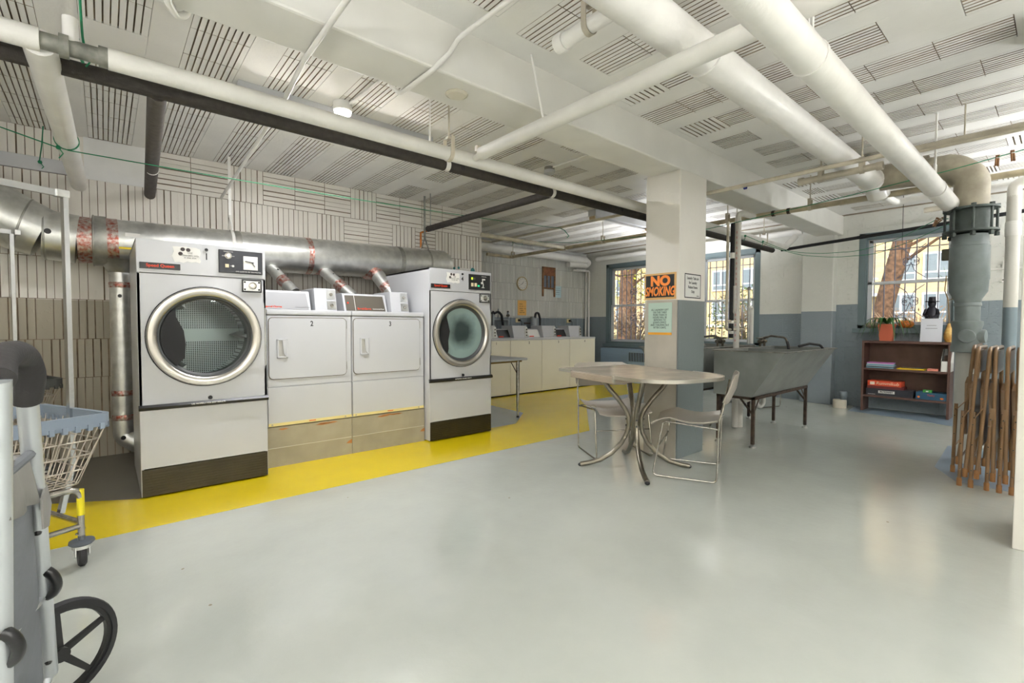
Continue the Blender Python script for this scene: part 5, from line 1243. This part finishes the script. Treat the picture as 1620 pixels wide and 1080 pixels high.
# ------------------------------------------------------------------ personal shopping trolley at the left edge
M_TRT = mat('silver_trolley_tube', (206,210,214), .35, .6)
M_FOAM = mat('black_foam_grip', (44,42,42), .8, bump=(120,.15))
M_BAG = mat('grey_trolley_fabric', (124,128,134), .8, noise=(3,.10), bump=(9,.5))
rt, rb = Vector((-0.126,1.419,0.962)), Vector((-0.139,1.88,0.117))
lt_, lb = Vector((-0.138,1.168,1.027)), Vector((-0.191,1.502,0.106))
base = Vector((-.15,1.70,0))
t = thing('shopping_trolley', 'folding shopping trolley with grey bag and foam grip at the left edge', 'trolley', base)
rel = lambda v: Vector(v)-base
B().tube([rel(rt),rel(rb)], [.0178,.0178], 20).done('tube_upright', M_TRT, t)
B().tube([rel(lt_),rel(lb)], [.0178,.0178], 20).done('tube_upright', M_TRT, t)
arch = [rt+(rb-rt)*.004, rt, Vector((-0.116,1.393,1.016)), Vector((-0.123,1.361,1.056)), Vector((-0.129,1.314,1.065)), Vector((-0.137,1.261,1.065)), Vector((-0.141,1.212,1.052)), lt_]
B().tube([rel(p) for p in fillet_path(arch,.12,4)], .0238, 20).done('handle_grip', M_FOAM, t)
for k, (px_, nm) in enumerate(((rt.lerp(rb,.60),'r'),(lt_.lerp(lb,.60),'l'))):
    c = rel(px_); dd = (rb-rt).normalized()
    b = B(); pts = []
    for i in range(11): a = -1.25+2.5*i/10; pts.append(c+dd*math.sin(a)*.052+Vector((.759,-.651,0))*(math.cos(a)*.040-.004))
    b.tube(pts, .012, 10); b.done('hinge_guard', M_BLACK, t)
# wheel and axle
wc_ = rel((-0.121,1.905,0.151)); ax = Vector((.35,.94,0)).normalized()*1.0
ax = Vector((.5,-.866,0)); u = Vector((.866,.5,0)); z = Vector((0,0,1))
wr = wc_.z
for s in (0, 1):
    o0 = wc_-ax*s*.36
    w = B().lathe([(wr-.018,-.014),(wr-.004,-.014),(wr,-.006),(wr,.006),(wr-.004,.014),(wr-.018,.014)], o0, (ax,u,z), 44, True).done('wheel', M_RUBBER, t)
    b = B()
    b.lathe([(wr-.030,-.009),(wr-.016,-.009),(wr-.016,.009),(wr-.030,.009)], o0, (ax,u,z), 44, True)
    for k in range(5):
        a = 2*PI*k/5+.35; d = u*math.cos(a)+z*math.sin(a); n = ax.cross(d)
        b.prism([o0+d*.012-n*.010-ax*.006, o0+d*(wr-.024)-n*.007-ax*.006, o0+d*(wr-.024)+n*.007-ax*.006, o0+d*.012+n*.010-ax*.006], ax*.012)
    b.lathe([(0,-.018),(.016,-.018),(.020,-.010),(.020,.018),(0,.02)], o0, (ax,u,z), 20)
    b.done('wheel_spokes', M_BLACK, w)
B().cyl(wc_, wc_-ax*.36, .007, 10).done('axle', M_GALV, t)
# bag: tapered fabric sack hung between the uprights
out = Vector((-.97,-.25,0))
def bagring(s, w0, dp, inset):
    a = rt.lerp(rb, s); c = lt_.lerp(lb, s)
    m = a.lerp(c,.5); d = (a-c); d.z = 0; d.normalize(); hw = (a-c).length*.5-inset
    fr = [m+d*hw, m+d*hw*.5+out*(-.010), m-d*hw*.5+out*(-.010), m-d*hw, m-d*hw+out*dp, m+d*hw+out*dp]
    return [rel(p) for p in fr]
rings = [bagring(s,0,dp,ins) for s, dp, ins in ((.235,.20,.02),(.36,.24,.014),(.5,.27,.02),(.66,.28,.006),(.80,.27,.018),(.93,.25,.012),(.99,.23,.02))]
b = B(); b.loft(rings); o = b.done('bag', M_BAG, t, 70)
m = o.modifiers.new('soft','SUBSURF'); m.levels = m.render_levels = 2
f0 = [rt.lerp(rb,.165),lt_.lerp(lb,.185)]
a, c = f0; d = (a-c).normalized()
fl = []
for k, (dz, oy) in enumerate(((.0,.10),(.012,.03),(.008,-.002),(-.045,-.008),(-.095,-.012))):
    pa, pc = a-d*.028+Vector((0,0,dz)), c+d*.02+Vector((0,0,dz))
    fl.append([rel(pa.lerp(pc,q)+out*(oy+.004*math.sin(q*11+k))+Vector((0,0,.004*math.sin(q*9+k)))) for q in [i/10 for i in range(11)]])
b = B(); b.loft(fl, closed=False, caps=False); o = b.done('bag_flap', mat('grey_flap_fabric',(142,140,136),.8,bump=(9,.4)), t, 70)
m = o.modifiers.new('thick','SOLIDIFY'); m.thickness = .005
tab = rt.lerp(rb,.345)
b = B(); b.prism([rel(tab+Vector(p)) for p in ((.014,-.10,.06),(.016,-.02,.075),(.022,-.0,.02),(.020,-.045,-.02),(.016,-.11,-.005))],(.004,0,0)); b.done('flap_corner', mat('grey_flap_fabric',(142,140,136)), t)
B().tube([rel(rt.lerp(rb,.655)), rel(lt_.lerp(lb,.60))], .008, 8).done('cross_brace', M_TRT, t)
B().tube([rel(rt.lerp(rb,.15)), rel(lt_.lerp(lb,.20))], .010, 8).done('top_bar', M_BAG, t)
B().tube([rel(rb), rel(rb)+Vector((-.02,-.05,-.05)), rel(rb)+Vector((-.10,-.12,-.10))], .010, 10, .03).done('stand_leg', M_TRT, t)
for s in (.40,.93): B().ball(rel(rt.lerp(rb,s))+Vector((-.0,-.016,0)), .009, 8).done('bolt', M_BLACK, t)

# ------------------------------------------------------------------ things on the walls and the column
t = thing('wall_clock', 'round white wall clock in a beige rim above the washers', 'clock', (6.10,YB-.002,1.92))
B().lathe([(0,0),(.135,0),(.135,-.03),(.122,-.036),(.112,-.028)], (0,0,0), 'y', 40).done('rim', mat('beige_clock_rim',(196,180,140),.45), t)
f = B().lathe([(0,-.026),(.113,-.026)], (0,0,0), 'y', 40).done('face', M_PAPER, t)
b = B()
for k in range(12):
    a = k*PI/6; b.prism([(math.sin(a)*.088-.004,-.0268,math.cos(a)*.088-.008),(math.sin(a)*.088+.004,-.0268,math.cos(a)*.088-.008),(math.sin(a)*.088+.004,-.0268,math.cos(a)*.088+.008),(math.sin(a)*.088-.004,-.0268,math.cos(a)*.088+.008)],(0,.0006,0))
b.done('hour_marks', M_INK, f)
for nm, a, l, w in (('hour_hand',.62,.055,.005),('minute_hand',4.2,.085,.0035)):
    d = Vector((math.sin(a),0,math.cos(a))); n = Vector((d.z,0,-d.x))
    B().prism([Vector((0,-.030,0))-n*w-d*.012, Vector((0,-.030,0))+n*w-d*.012, Vector((0,-.030,0))+d*l+n*w*.4, Vector((0,-.030,0))+d*l-n*w*.4],(0,.001,0)).done(nm, M_INK, t)
t = thing('washboard', 'old wooden washboard with metal ribs hung on the washer wall', 'washboard', (6.82,YB-.004,1.98))
for sx in (-1,1): B().box(sx*.165-.018,sx*.165+.018,-.025,-.002,-.28,.31,.003).done('side_rail', M_WOOD, t)
B().box(-.15,.15,-.022,-.004,.135,.30,.003).done('top_board', mat('reddish_wood',(150,96,64),.6,noise=(14,.25)), t)
B().box(-.165,.165,-.022,-.004,.285,.31,.003).done('cap_board', M_WOOD, t)
B().box(-.15,.15,-.022,-.004,-.13,-.10,.002).done('lower_rail', M_WOOD, t)
for x in (-.05,.05): B().box(x-.012,x+.012,-.022,-.004,-.10,.14,.002).done('stile', M_WOOD, t)
b = B(); b.box(-.15,.15,-.010,-.006,-.10,.14)
for k in range(22): b.cyl((-.148,-.010,-.095+.0106*k),(.148,-.010,-.095+.0106*k),.0042,6)
b.done('ribbed_plate', mat('blue_zinc_ribs',(128,140,156),.4,.7), t)
def sheet(name, label, y_wall, x0, x1, z0, z1, m, lines=(), lm=None, head=None):
    t = thing(name, label, 'sign', ((x0+x1)/2,y_wall,(z0+z1)/2))
    w, h = (x1-x0)/2, (z1-z0)/2
    B().box(-w,w,-.003,0,-h,h).done('sheet', m, t)
    b = B()
    for k, (u0, u1, zz) in enumerate(lines):
        for j in range(int((u1-u0)*w/.016)+1):
            xx = u0*w+j*.017
            if random.random() < .82: b.box(xx,xx+random.uniform(.006,.013),-.0036,-.0028,zz*h-.008,zz*h+.008)
    if lines: b.done('handwriting', lm or M_INK, t, 0)
    return t
sheet('paper_sign','orange handwritten paper on the wall below the clock',YB-.002,6.0,6.22,1.312,1.60,mat('orange_paper',(232,182,100),.7),((-.6,.2,.5),(-.6,.7,.2),(-.6,.75,-.1),(-.4,.4,-.38),(-.6,.7,-.62)),mat('brown_ink',(130,90,40)))
sheet('paper_sign','pale blue handwritten paper right of the washboard',YB-.002,7.0,7.19,1.69,1.925,mat('pale_blue_paper',(186,212,220),.7),((-.5,.4,.6),(-.6,.6,.25),(-.6,.6,-.1),(-.6,.5,-.45)),mat('grey_ink',(120,140,160)))
# wall hydrants, hoses and outlets behind the washers
t = thing('standpipe', 'grey standpipe with valves and black hoses behind the first washer', 'pipe', (5.30,6.72,0))
b = B(); b.tube([(0,0,0),(0,0,1.32)], .035, 14); b.tube([(0,0,1.22),(.34,0,1.22),(.36,0,1.20),(.36,0,.0)], .022, 12, .04); b.tube([(.36,0,1.2),(.36,0,1.36)], .02, 10); b.tube([(.15,.03,1.22),(.15,.03,1.42)],.01,8); b.done('pipe_run', mat('grey_valve_pipe',(150,156,160),.5,.3), t)
for q in ([(-.05,-.03,1.0),(-.05,-.03,1.33),(.0,-.03,1.36)],[(.0,-.04,1.33),(.10,-.04,1.37),(.17,-.05,1.30),(.21,-.07,.95)]): B().tube(q, .022, 10, .06).done('hose', M_RUBBER, t)
b = B(); b.tube([(.36,-.02,1.30),(.36,.02,1.30)], .026, 10); b.ball((.36,0,1.37),.02,8); b.done('valve', M_BRASS, t)
t = thing('standpipe', 'grey round standpipe with a black hose behind the third washer', 'pipe', (6.31,6.72,0))
B().lathe([(0,1.30),(.06,1.29),(.075,1.26),(.075,.0)], (0,0,0), 'z', 22).done('pipe_run', mat('grey_valve_pipe',(150,156,160)), t)
B().tube([(-.02,-.05,1.25),(.0,-.06,1.36),(.07,-.06,1.36),(.11,-.06,1.25),(.11,-.06,.95)], .022, 10, .06).done('hose', M_RUBBER, t)
B().tube([(-.23,.02,1.16),(-.07,.02,1.16)], .012, 8).done('branch', M_RUST, t)
for lab, x in (('cream wall outlet with a plug beside the first standpipe',6.0),('cream wall outlet with a plug right of the second standpipe',7.42)):
    t = thing('wall_outlet', lab, 'outlet', (x,YB-.002,1.215))
    B().box(-.055,.055,-.008,0,-.04,.04,.003).done('cover_plate', mat('cream_outlet',(226,210,160),.4), t)
    B().box(-.0,.045,-.045,-.007,-.02,.025,.006).done('plug', M_BLACK, t)
    B().tube([(.03,-.04,0),(.05,-.06,-.02),(.06,-.05,-.20)], .006, 8, .03).done('cord', M_BLACK, t)
# signs on the column
CX = 3.6095
t = thing('no_smoking_sign', 'orange and black NO SMOKING sign on the column', 'sign', (3.62,2.277,1.455))
B().box(-.006,0,-.152,.150,-.112,.112).done('board', mat('tan_sign_border',(216,172,110),.5), t)
B().box(-.0075,-.005,-.136,.136,-.094,.096).done('black_field', mat('sign_black',(34,36,34),.35), t)
M_OR = mat('sign_orange',(246,142,54),.5)
text('lettering', 'NO', .112, M_OR, t, (-.0078,-.005,.042), face='-x', sx=1.05, bold=.055)
text('lettering', 'SMOKING', .105, M_OR, t, (-.0078,.0,-.046), face='-x', sx=.60, shear=.22, bold=.03)
t = thing('laundry_notice', 'pale green notice about laundry left on the table, on the column', 'sign', (3.612,2.270,1.178))
B().box(-.003,0,-.113,.113,-.137,.137).done('sheet', mat('pale_green_paper',(186,210,196),.7,noise=(3,.04)), t)
B().box(-.0034,-.001,-.113,.113,-.137,-.116).done('orange_band', mat('orange_band',(232,164,50),.6), t)
text('lettering', 'ALL LAUNDRY LEFT\nON THIS TABLE\nMORE THAN 24\nHOURS WILL BE\nREMOVED TO\nJOHN\'S OFFICE\nAND THROWN OUT\nAFTER 5 DAYS.', .0235, mat('grey_print_ink',(84,92,90),.6), t, (-.0036,.0,.0), face='-x', sx=.80, gap=.92)
t = thing('laundry_notice', 'white black-bordered notice about laundry tubs, on the column', 'sign', (3.836,2.10,1.458))
B().box(-.133,.133,-.003,0,-.103,.103).done('sheet', mat('grey_white_paper',(214,214,210),.6), t)
b = B()
for q in ((-.133,.133,.095,.103),(-.133,.133,-.103,-.095),(-.133,-.125,-.103,.103),(.125,.133,-.103,.103)): b.box(q[0],q[1],-.0036,-.0025,q[2],q[3])
b.done('border', M_INK, t)
text('lettering', 'Laundry Tubs are\nfor Laundry\nRelated Items\nOnly', .034, M_INK, t, (0,-.0037,.008), sx=.82, gap=1.12)
text('lettering', 'Thank You', .010, M_INK, t, (.085,-.0037,-.082), shear=.2)
# convector under the left window
t = thing('convector', 'blue-grey convector with a louvred grille under the left window', 'heater', (7.83,5.68,0))
M_CONV = mat('blue_convector_paint', (146,168,190), .45)
b = B(); b.box(-.03,.14,-.48,.60,.0,.66,.004)
for k in range(9): b.box(-.034,-.028,-.05,.58,.18+.045*k,.205+.045*k,.002)
b.done('cabinet', M_CONV, t)
b = B(); b.box(-.13,-.02,-.62,-.14,.36,.645,.006); b.done('grille_box', M_CONV, t)
b = B()
for k in range(12): b.box(-.132,-.128,-.60+.037*k,-.582+.037*k,.43,.60)
b.done('grille_slots', M_BLACKM, t)
# small fixings at the far right
t = thing('wall_switch', 'small white switch with conduit high on the wall beside the stack', 'switch', (7.97,.47,1.83))
B().box(-.03,.0,-.04,.04,-.05,.05,.004).done('box', M_PIPEW, t); B().cyl((-.012,0,.05),(-.012,0,.62),.009,8).done('conduit', M_PIPEW, t); B().box(-.02,.0,-.24,.16,-.05,-.03,.002).done('shelf_strip', M_PIPEW, t)
t = thing('wall_hook', 'small hook on the wall between the stack and the white pipe', 'hook', (7.97,.505,1.66)); 
B().box(-.012,0,-.008,.008,-.03,.03,.002).done('plate', M_PIPEW, t); B().cyl((-.01,0,0),(-.07,-.05,0),.006,8).done('pin', M_BLACK, t)
b = B(); 
t = thing('hanging_wire', 'thin dark wire hanging from the ceiling before the bookcase window', 'wire', (7.2,1.30,ZC)); B().cyl((0,0,0),(0,0,-.75),.003,6).done('wire_run', M_BLACKM, t)

# ------------------------------------------------------------------ clothes lines
def line(label, pts, r=.0035, sag=0.):
    P = [Vector(p) for p in pts]
    if sag:
        a, c = P[0], P[-1]; P = [a.lerp(c,i/16)-Vector((0,0,sag*4*(i/16)*(1-i/16))) for i in range(17)]
    else: P = fillet_path(P,.5,5)
    base = P[0]
    t = thing('clothes_line', label, 'clothes line', base)
    B().tube([p-base for p in P], r, 6).done('line_run', M_ROPE, t); return t, base
def knot(t, base, at, s=.014):
    b = B(); c = Vector(at)-base
    b.ball(c,s,8); b.tube([c+Vector((0,0,0)),c+Vector((.02,.01,-.03)),c+Vector((.0,.02,-.06))],.0035,6); b.done('knot', M_ROPE, t)
WPY = 4.05
t, o = line('green clothes line from the white wall pipe across to the recess', [(-.15+.0,WPY,2.195),(4.54,4.34,2.385)], .0035, .03)
b = B(); b.lathe([(.056,-.010),(.060,-.010),(.060,.010),(.056,.010)], Vector((-.153,WPY,2.256))-o, 'y', 22); b.done('loop', M_ROPE, t); knot(t, o, (-.19,WPY-.01,2.20))
B().tube([Vector((-.19,WPY,2.20))-o,Vector((-.9,WPY-.3,2.30))-o], .0035, 6).done('line_run', M_ROPE, t)
B().tube([Vector((4.54,4.34,2.385))-o,Vector((4.359,4.092,2.3))-o,Vector((4.4,4.054,2.229))-o,Vector((4.381,4.069,2.206))-o], .005, 6).done('loose_end', M_ROPE, t)
t, o = line('green cord hanging from the white wall pipe to the board', [(-0.309,4.9,2.561),(-0.332,5.1,2.476),(-0.36,5.27,2.385)], .004); knot(t, o, (-0.356,5.265,2.389))
t, o = line('green clothes line along the long cream pipe to the right edge', [(5.05,5.898,2.487),(5.05,4.592,2.287),(5.05,3.31,2.205),(5.05,2.594,2.18),(5.05,1.8,2.237),(5.05,1.171,2.287),(5.05,0.642,2.338),(5.05,0.177,2.398)], .0035)
knot(t, o, (5.05,5.882,2.474))
B().tube([Vector((5.05,5.882,2.474))-o,Vector((5.05,5.773,2.42))-o,Vector((5.05,5.652,2.394))-o,Vector((5.05,5.578,2.484))-o], .003, 6).done('loose_end', M_ROPE, t)
t, o = line('upper sagging green clothes line in front of the window wall', [(6.517,2.61,2.222),(6.809,2.378,2.078),(6.892,2.041,2.032),(6.893,1.644,2.017),(6.632,1.212,2.085),(5.61,0.769,2.067),(5.273,0.66,2)], .0035); knot(t, o, (6.512,2.6,2.212))
t, o = line('lower sagging green clothes line in front of the window wall', [(5.996,2.61,2.231),(6.577,2.446,2.102),(6.709,2.196,2.007),(6.778,1.872,1.955),(6.666,1.44,1.935),(6.218,1.035,1.985),(5.388,0.627,1.995)], .0035); knot(t, o, (5.99,2.6,2.221))
t, o = line('green cord tied round the white wrapped pipe at top left', [(-0.048,2.645,2.466),(-0.047,2.693,2.397),(-0.044,2.727,2.318),(-0.037,2.746,2.284)], .005); knot(t, o, (-0.037,2.745,2.282))
B().tube([Vector((-0.06,2.768,2.333))-o,Vector((-0.072,2.75,2.302))-o,Vector((-0.075,2.751,2.278))-o,Vector((-0.059,2.737,2.262))-o,Vector((-0.037,2.718,2.267))-o,Vector((-0.053,2.731,2.244))-o,Vector((-0.046,2.751,2.231))-o], .006, 8, .03).done('loose_end', M_ROPE, t)
def peg(label, at, lean, yaw=0):
    t = thing('clothes_peg', label, 'clothes peg', at, yaw)
    for s in (-1,1): b = B(); b.prism([(s*.002,-.006,.022),(s*.010,-.006,.022),(s*(.012+.0),-.006,-.060),(s*.003,-.006,-.058)],(0,.012,0),.001); b.xf = Matrix(); b.done('peg_half', M_WOOD, t)
    B().cyl((-.012,-.008,.0),(.012,-.008,.0),.0025,6).done('spring', M_GALV, t); t.rotation_euler = (0,lean,yaw); return t
YAW = -.9
peg('wooden clothes peg hanging on the green line at the top right', (5.05,0.371,2.365), .05, YAW)
peg('wooden clothes peg on the green line nearest the right frame edge', (5.05,0.294,2.381), -.1, YAW)
peg('wooden clothes peg on the sagging line left of the stack coupling', (5.535,0.767,2.045), .35, YAW)
peg('wooden clothes peg beside another on the sagging line, tilted more', (5.43,0.724,2.028), .9, YAW)

# ------------------------------------------------------------------ outdoors
M_LAWN = mat('garden_soil', (132,118,80), .9, noise=(3,.3), alt=(96,104,50))
tag(B().box(8.25,40,-20,40,.3,.6).done('garden_ground', M_LAWN, smooth=0), 'garden ground outside the windows', 'ground', kind='structure')
def facade_mat():
    m = mat('tan_facade_brick', (226,196,146), .8)
    N, L, b = nodes_of(m)
    g = N.new('ShaderNodeNewGeometry'); sp = N.new('ShaderNodeSeparateXYZ'); L.new(g.outputs['Position'], sp.inputs[0])
    cb = N.new('ShaderNodeCombineXYZ'); L.new(sp.outputs['Y'], cb.inputs['X']); L.new(sp.outputs['Z'], cb.inputs['Y'])
    bt = N.new('ShaderNodeTexBrick'); bt.inputs['Scale'].default_value = 1; bt.inputs['Brick Width'].default_value = .24; bt.inputs['Row Height'].default_value = .085; bt.inputs['Mortar Size'].default_value = .008
    bt.inputs['Color1'].default_value = srgb(228,198,148); bt.inputs['Color2'].default_value = srgb(214,182,132); bt.inputs['Mortar'].default_value = srgb(200,176,140)
    L.new(cb.outputs[0], bt.inputs['Vector']); L.new(bt.outputs['Color'], b.inputs['Base Color'])
    return m
h = thing('apartment_building', 'tan brick apartment house seen through the windows', 'building', (22,6,.6))
def hput(o): o.parent = h; o.matrix_parent_inverse = Matrix.Translation(-h.location); return o
hput(B().box(22,30,-14,40,.55,11).done('wall', facade_mat(), smooth=0))
b1 = B()
for z in (1.05, 4.55): b1.box(21.9,22.02,-14,40,z,z+.12)
hput(b1.done('string_course', mat('facade_stone',(236,222,190),.8)))
M_FW = mat('white_window_frame', (240,240,238), .5); M_FG = mat('dark_far_glass', (120,128,132), .15)
for y in (-1.2,.9,2.95,3.95,5.6,7.2,9.2,10.6,12.6,14.4,16.2,18.2):
    for z in (1.35, 2.75, 5.2):
        b = B(); hh = .95
        b.box(21.93,22.01,y-.42,y+.42,z,z+hh)
        wn = hput(b.done('window', M_FW, smooth=0))
        b = B()
        for sx in (-1,1): b.box(21.915,21.935,y+sx*.2-.16,y+sx*.2+.16,z+.3,z+hh-.06)
        b.box(21.915,21.935,y-.36,y+.36,z+.06,z+.24)
        p = b.done('pane', M_FG, smooth=0); p.parent = wn
b = B()
for k in range(30): b.box(21.2,21.25,4.6+k*.12,4.63+k*.12,2.3,2.8)
b.box(21.15,21.3,4.5,8.3,2.8,2.86); b.box(21.15,22.0,4.5,8.3,2.2,2.3)
hput(b.done('balcony', M_FW, smooth=0))
M_BARK = mat('brown_tree_bark', (142,104,74), .9, noise=(14,.35), bump=(20,.8))
M_LEAFY = mat('yellow_green_leaf', (206,200,60), .7, noise=(2,.3))
M_LEAFG = mat('olive_green_leaf', (112,126,52), .7, noise=(2,.3))
M_LEAFB = mat('brown_twig_leaf', (164,124,84), .8, noise=(2,.3))
def leaves(b, c, r, n, s):
    for _ in range(n):
        while True:
            d = Vector((random.uniform(-1,1),random.uniform(-1,1),random.uniform(-1,1)))
            if d.length < 1: break
        p = Vector(c)+Vector((d.x*r[0],d.y*r[1],d.z*r[2]))
        u = Vector((random.uniform(-1,1),random.uniform(-1,1),random.uniform(-1,1))).normalized()
        w = u.orthogonal().normalized()*s*random.uniform(.5,1)
        u = u*s*random.uniform(.7,1.3)
        b.quad(p-u, p-w*.6, p+u, p+w*.6)
def tree(name, label, base, pts, r, boughs, crown=None):
    t = thing(name, label, 'tree', base, group=None)
    q = [Vector(p)-Vector(base) for p in pts]
    B().tube(q, r, 12).done('trunk', M_BARK, t)
    b = B()
    for _ in range(boughs):
        p = q[-1]*random.uniform(.35,.95); p.x += 0
        e = p+Vector((random.uniform(-1,1),random.uniform(-2,2),random.uniform(.2,1.6)))
        m = (p+e)/2+Vector((0,random.uniform(-.3,.3),random.uniform(-.2,.3)))
        b.tube([p,m,e], [.035,.022,.008], 5)
        for _ in range(3):
            s = m+(e-m)*random.random(); b.tube([s, s+Vector((random.uniform(-.4,.4),random.uniform(-.7,.7),random.uniform(-.1,.6)))], [.012,.004], 4)
    b.done('branches', M_BARK, t)
    if crown:
        b = B(); leaves(b, Vector(crown[0])-Vector(base), crown[1], crown[2], crown[3]); b.done('leaves', crown[4], t, smooth=0, fix=False)
    return t
tree('garden_tree', 'leaning brown tree trunk outside the window above the bookcase', (13,2.72,.55), [(13,2.72,.5),(13,2.62,1.6),(13,2.35,2.9),(13.1,2.1,4.2),(13.2,1.7,6)], [.2,.18,.17,.15,.1], 16)
tree('garden_tree', 'thick brown tree trunk among yellow leaves outside the left window', (12,8.62,.55), [(12,8.68,.5),(12,8.66,1.8),(12,8.6,3.2),(12,8.5,5)], [.28,.25,.24,.2], 12, ((12.6,8.3,2.9),(1.0,1.7,1.3),1500,.06,M_LEAFY))
def shrub(label, base, c, r, n, s, m, stems=14):
    t = thing('garden_shrub', label, 'shrub', base)
    b = B(); leaves(b, Vector(c)-Vector(base), r, n, s); b.done('leaves', m, t, smooth=0, fix=False)
    b = B()
    for _ in range(stems):
        e = Vector((random.uniform(-r[0],r[0]), random.uniform(-r[1],r[1]), random.uniform(.6,1)*(c[2]-base[2]+r[2])))
        k = e*.5+Vector((random.uniform(-.15,.15),random.uniform(-.2,.2),0))
        b.tube([(0,0,0),k,e], [.016,.011,.004], 5)
        for _ in range(2): b.tube([k, k+Vector((random.uniform(-.3,.3),random.uniform(-.45,.45),random.uniform(.1,.5)))], [.008,.003], 4)
    b.done('stems', mat('pale_twig',(176,146,112),.8), t)
shrub('brownish leafy shrub low outside the left window', (10.2,7.1,.55), (10.3,7.1,1.2), (.6,1.1,.6), 800, .045, M_LEAFB, 24)
shrub('olive green shrub outside the window behind the tubs', (10.4,4.4,.55), (10.5,4.4,1.25), (.5,1.0,.75), 1000, .045, M_LEAFG, 24)
shrub('bare twiggy shrub outside the window above the bookcase', (12.4,1.9,.55), (12.4,1.9,1.15), (.5,.9,.4), 160, .04, M_LEAFB, 34)
shrub('low green shrub at the foot of the leaning tree', (12.0,3.2,.55), (12,3.15,1.0), (.5,.6,.45), 500, .04, M_LEAFG, 10)

# ------------------------------------------------------------------ light
world = bpy.data.worlds.new('sky'); SC.world = world; world.use_nodes = True
N = world.node_tree.nodes; L = world.node_tree.links
sky = N.new('ShaderNodeTexSky'); sky.sky_type = 'NISHITA'; sky.sun_disc = False; sky.sun_elevation = math.radians(38); sky.sun_rotation = math.radians(250)
L.new(sky.outputs['Color'], N['Background'].inputs['Color']); N['Background'].inputs['Strength'].default_value = .45
s = bpy.data.lights.new('sun', 'SUN'); s.energy = 2.2; s.angle = math.radians(1.5); s.color = (1,.93,.82)
so = bpy.data.objects.new('sun', s); COL.objects.link(so); so.rotation_euler = Vector((.72,.28,-.62)).to_track_quat('-Z','Y').to_euler()
def area(name, loc, sx, sy, watts, color=(1,.95,.88), aim=(0,0,-1)):
    l = bpy.data.lights.new(name, 'AREA'); l.shape = 'RECTANGLE'; l.size = sx; l.size_y = sy; l.energy = watts; l.color = color
    o = bpy.data.objects.new(name, l); COL.objects.link(o); o.location = loc; o.rotation_euler = Vector(aim).to_track_quat('-Z','Y').to_euler()
    return o

# ------------------------------------------------------------------ camera
cam = bpy.data.cameras.new('camera'); cam.sensor_width = 36; cam.lens = 752.5/1620*36; cam.clip_start = .02; cam.clip_end = 200
co = bpy.data.objects.new('camera', cam); COL.objects.link(co)
yaw, pit, rol = math.radians(49.405), math.radians(1.949), math.radians(.119)
Fv = Vector((math.cos(yaw)*math.cos(pit), math.sin(yaw)*math.cos(pit), -math.sin(pit)))
Rv = Vector((math.sin(yaw), -math.cos(yaw), 0)); Uv = Rv.cross(Fv)
Rv, Uv = Rv*math.cos(rol)+Uv*math.sin(rol), Uv*math.cos(rol)-Rv*math.sin(rol)
co.matrix_world = Matrix(((Rv.x,Uv.x,-Fv.x,0),(Rv.y,Uv.y,-Fv.y,0),(Rv.z,Uv.z,-Fv.z,1.12),(0,0,0,1)))
SC.camera = co
SC.view_settings.view_transform = 'Standard'; SC.view_settings.look = 'None'
SC.view_settings.exposure = .36; SC.view_settings.gamma = 1; SC.view_settings.use_curve_mapping = False
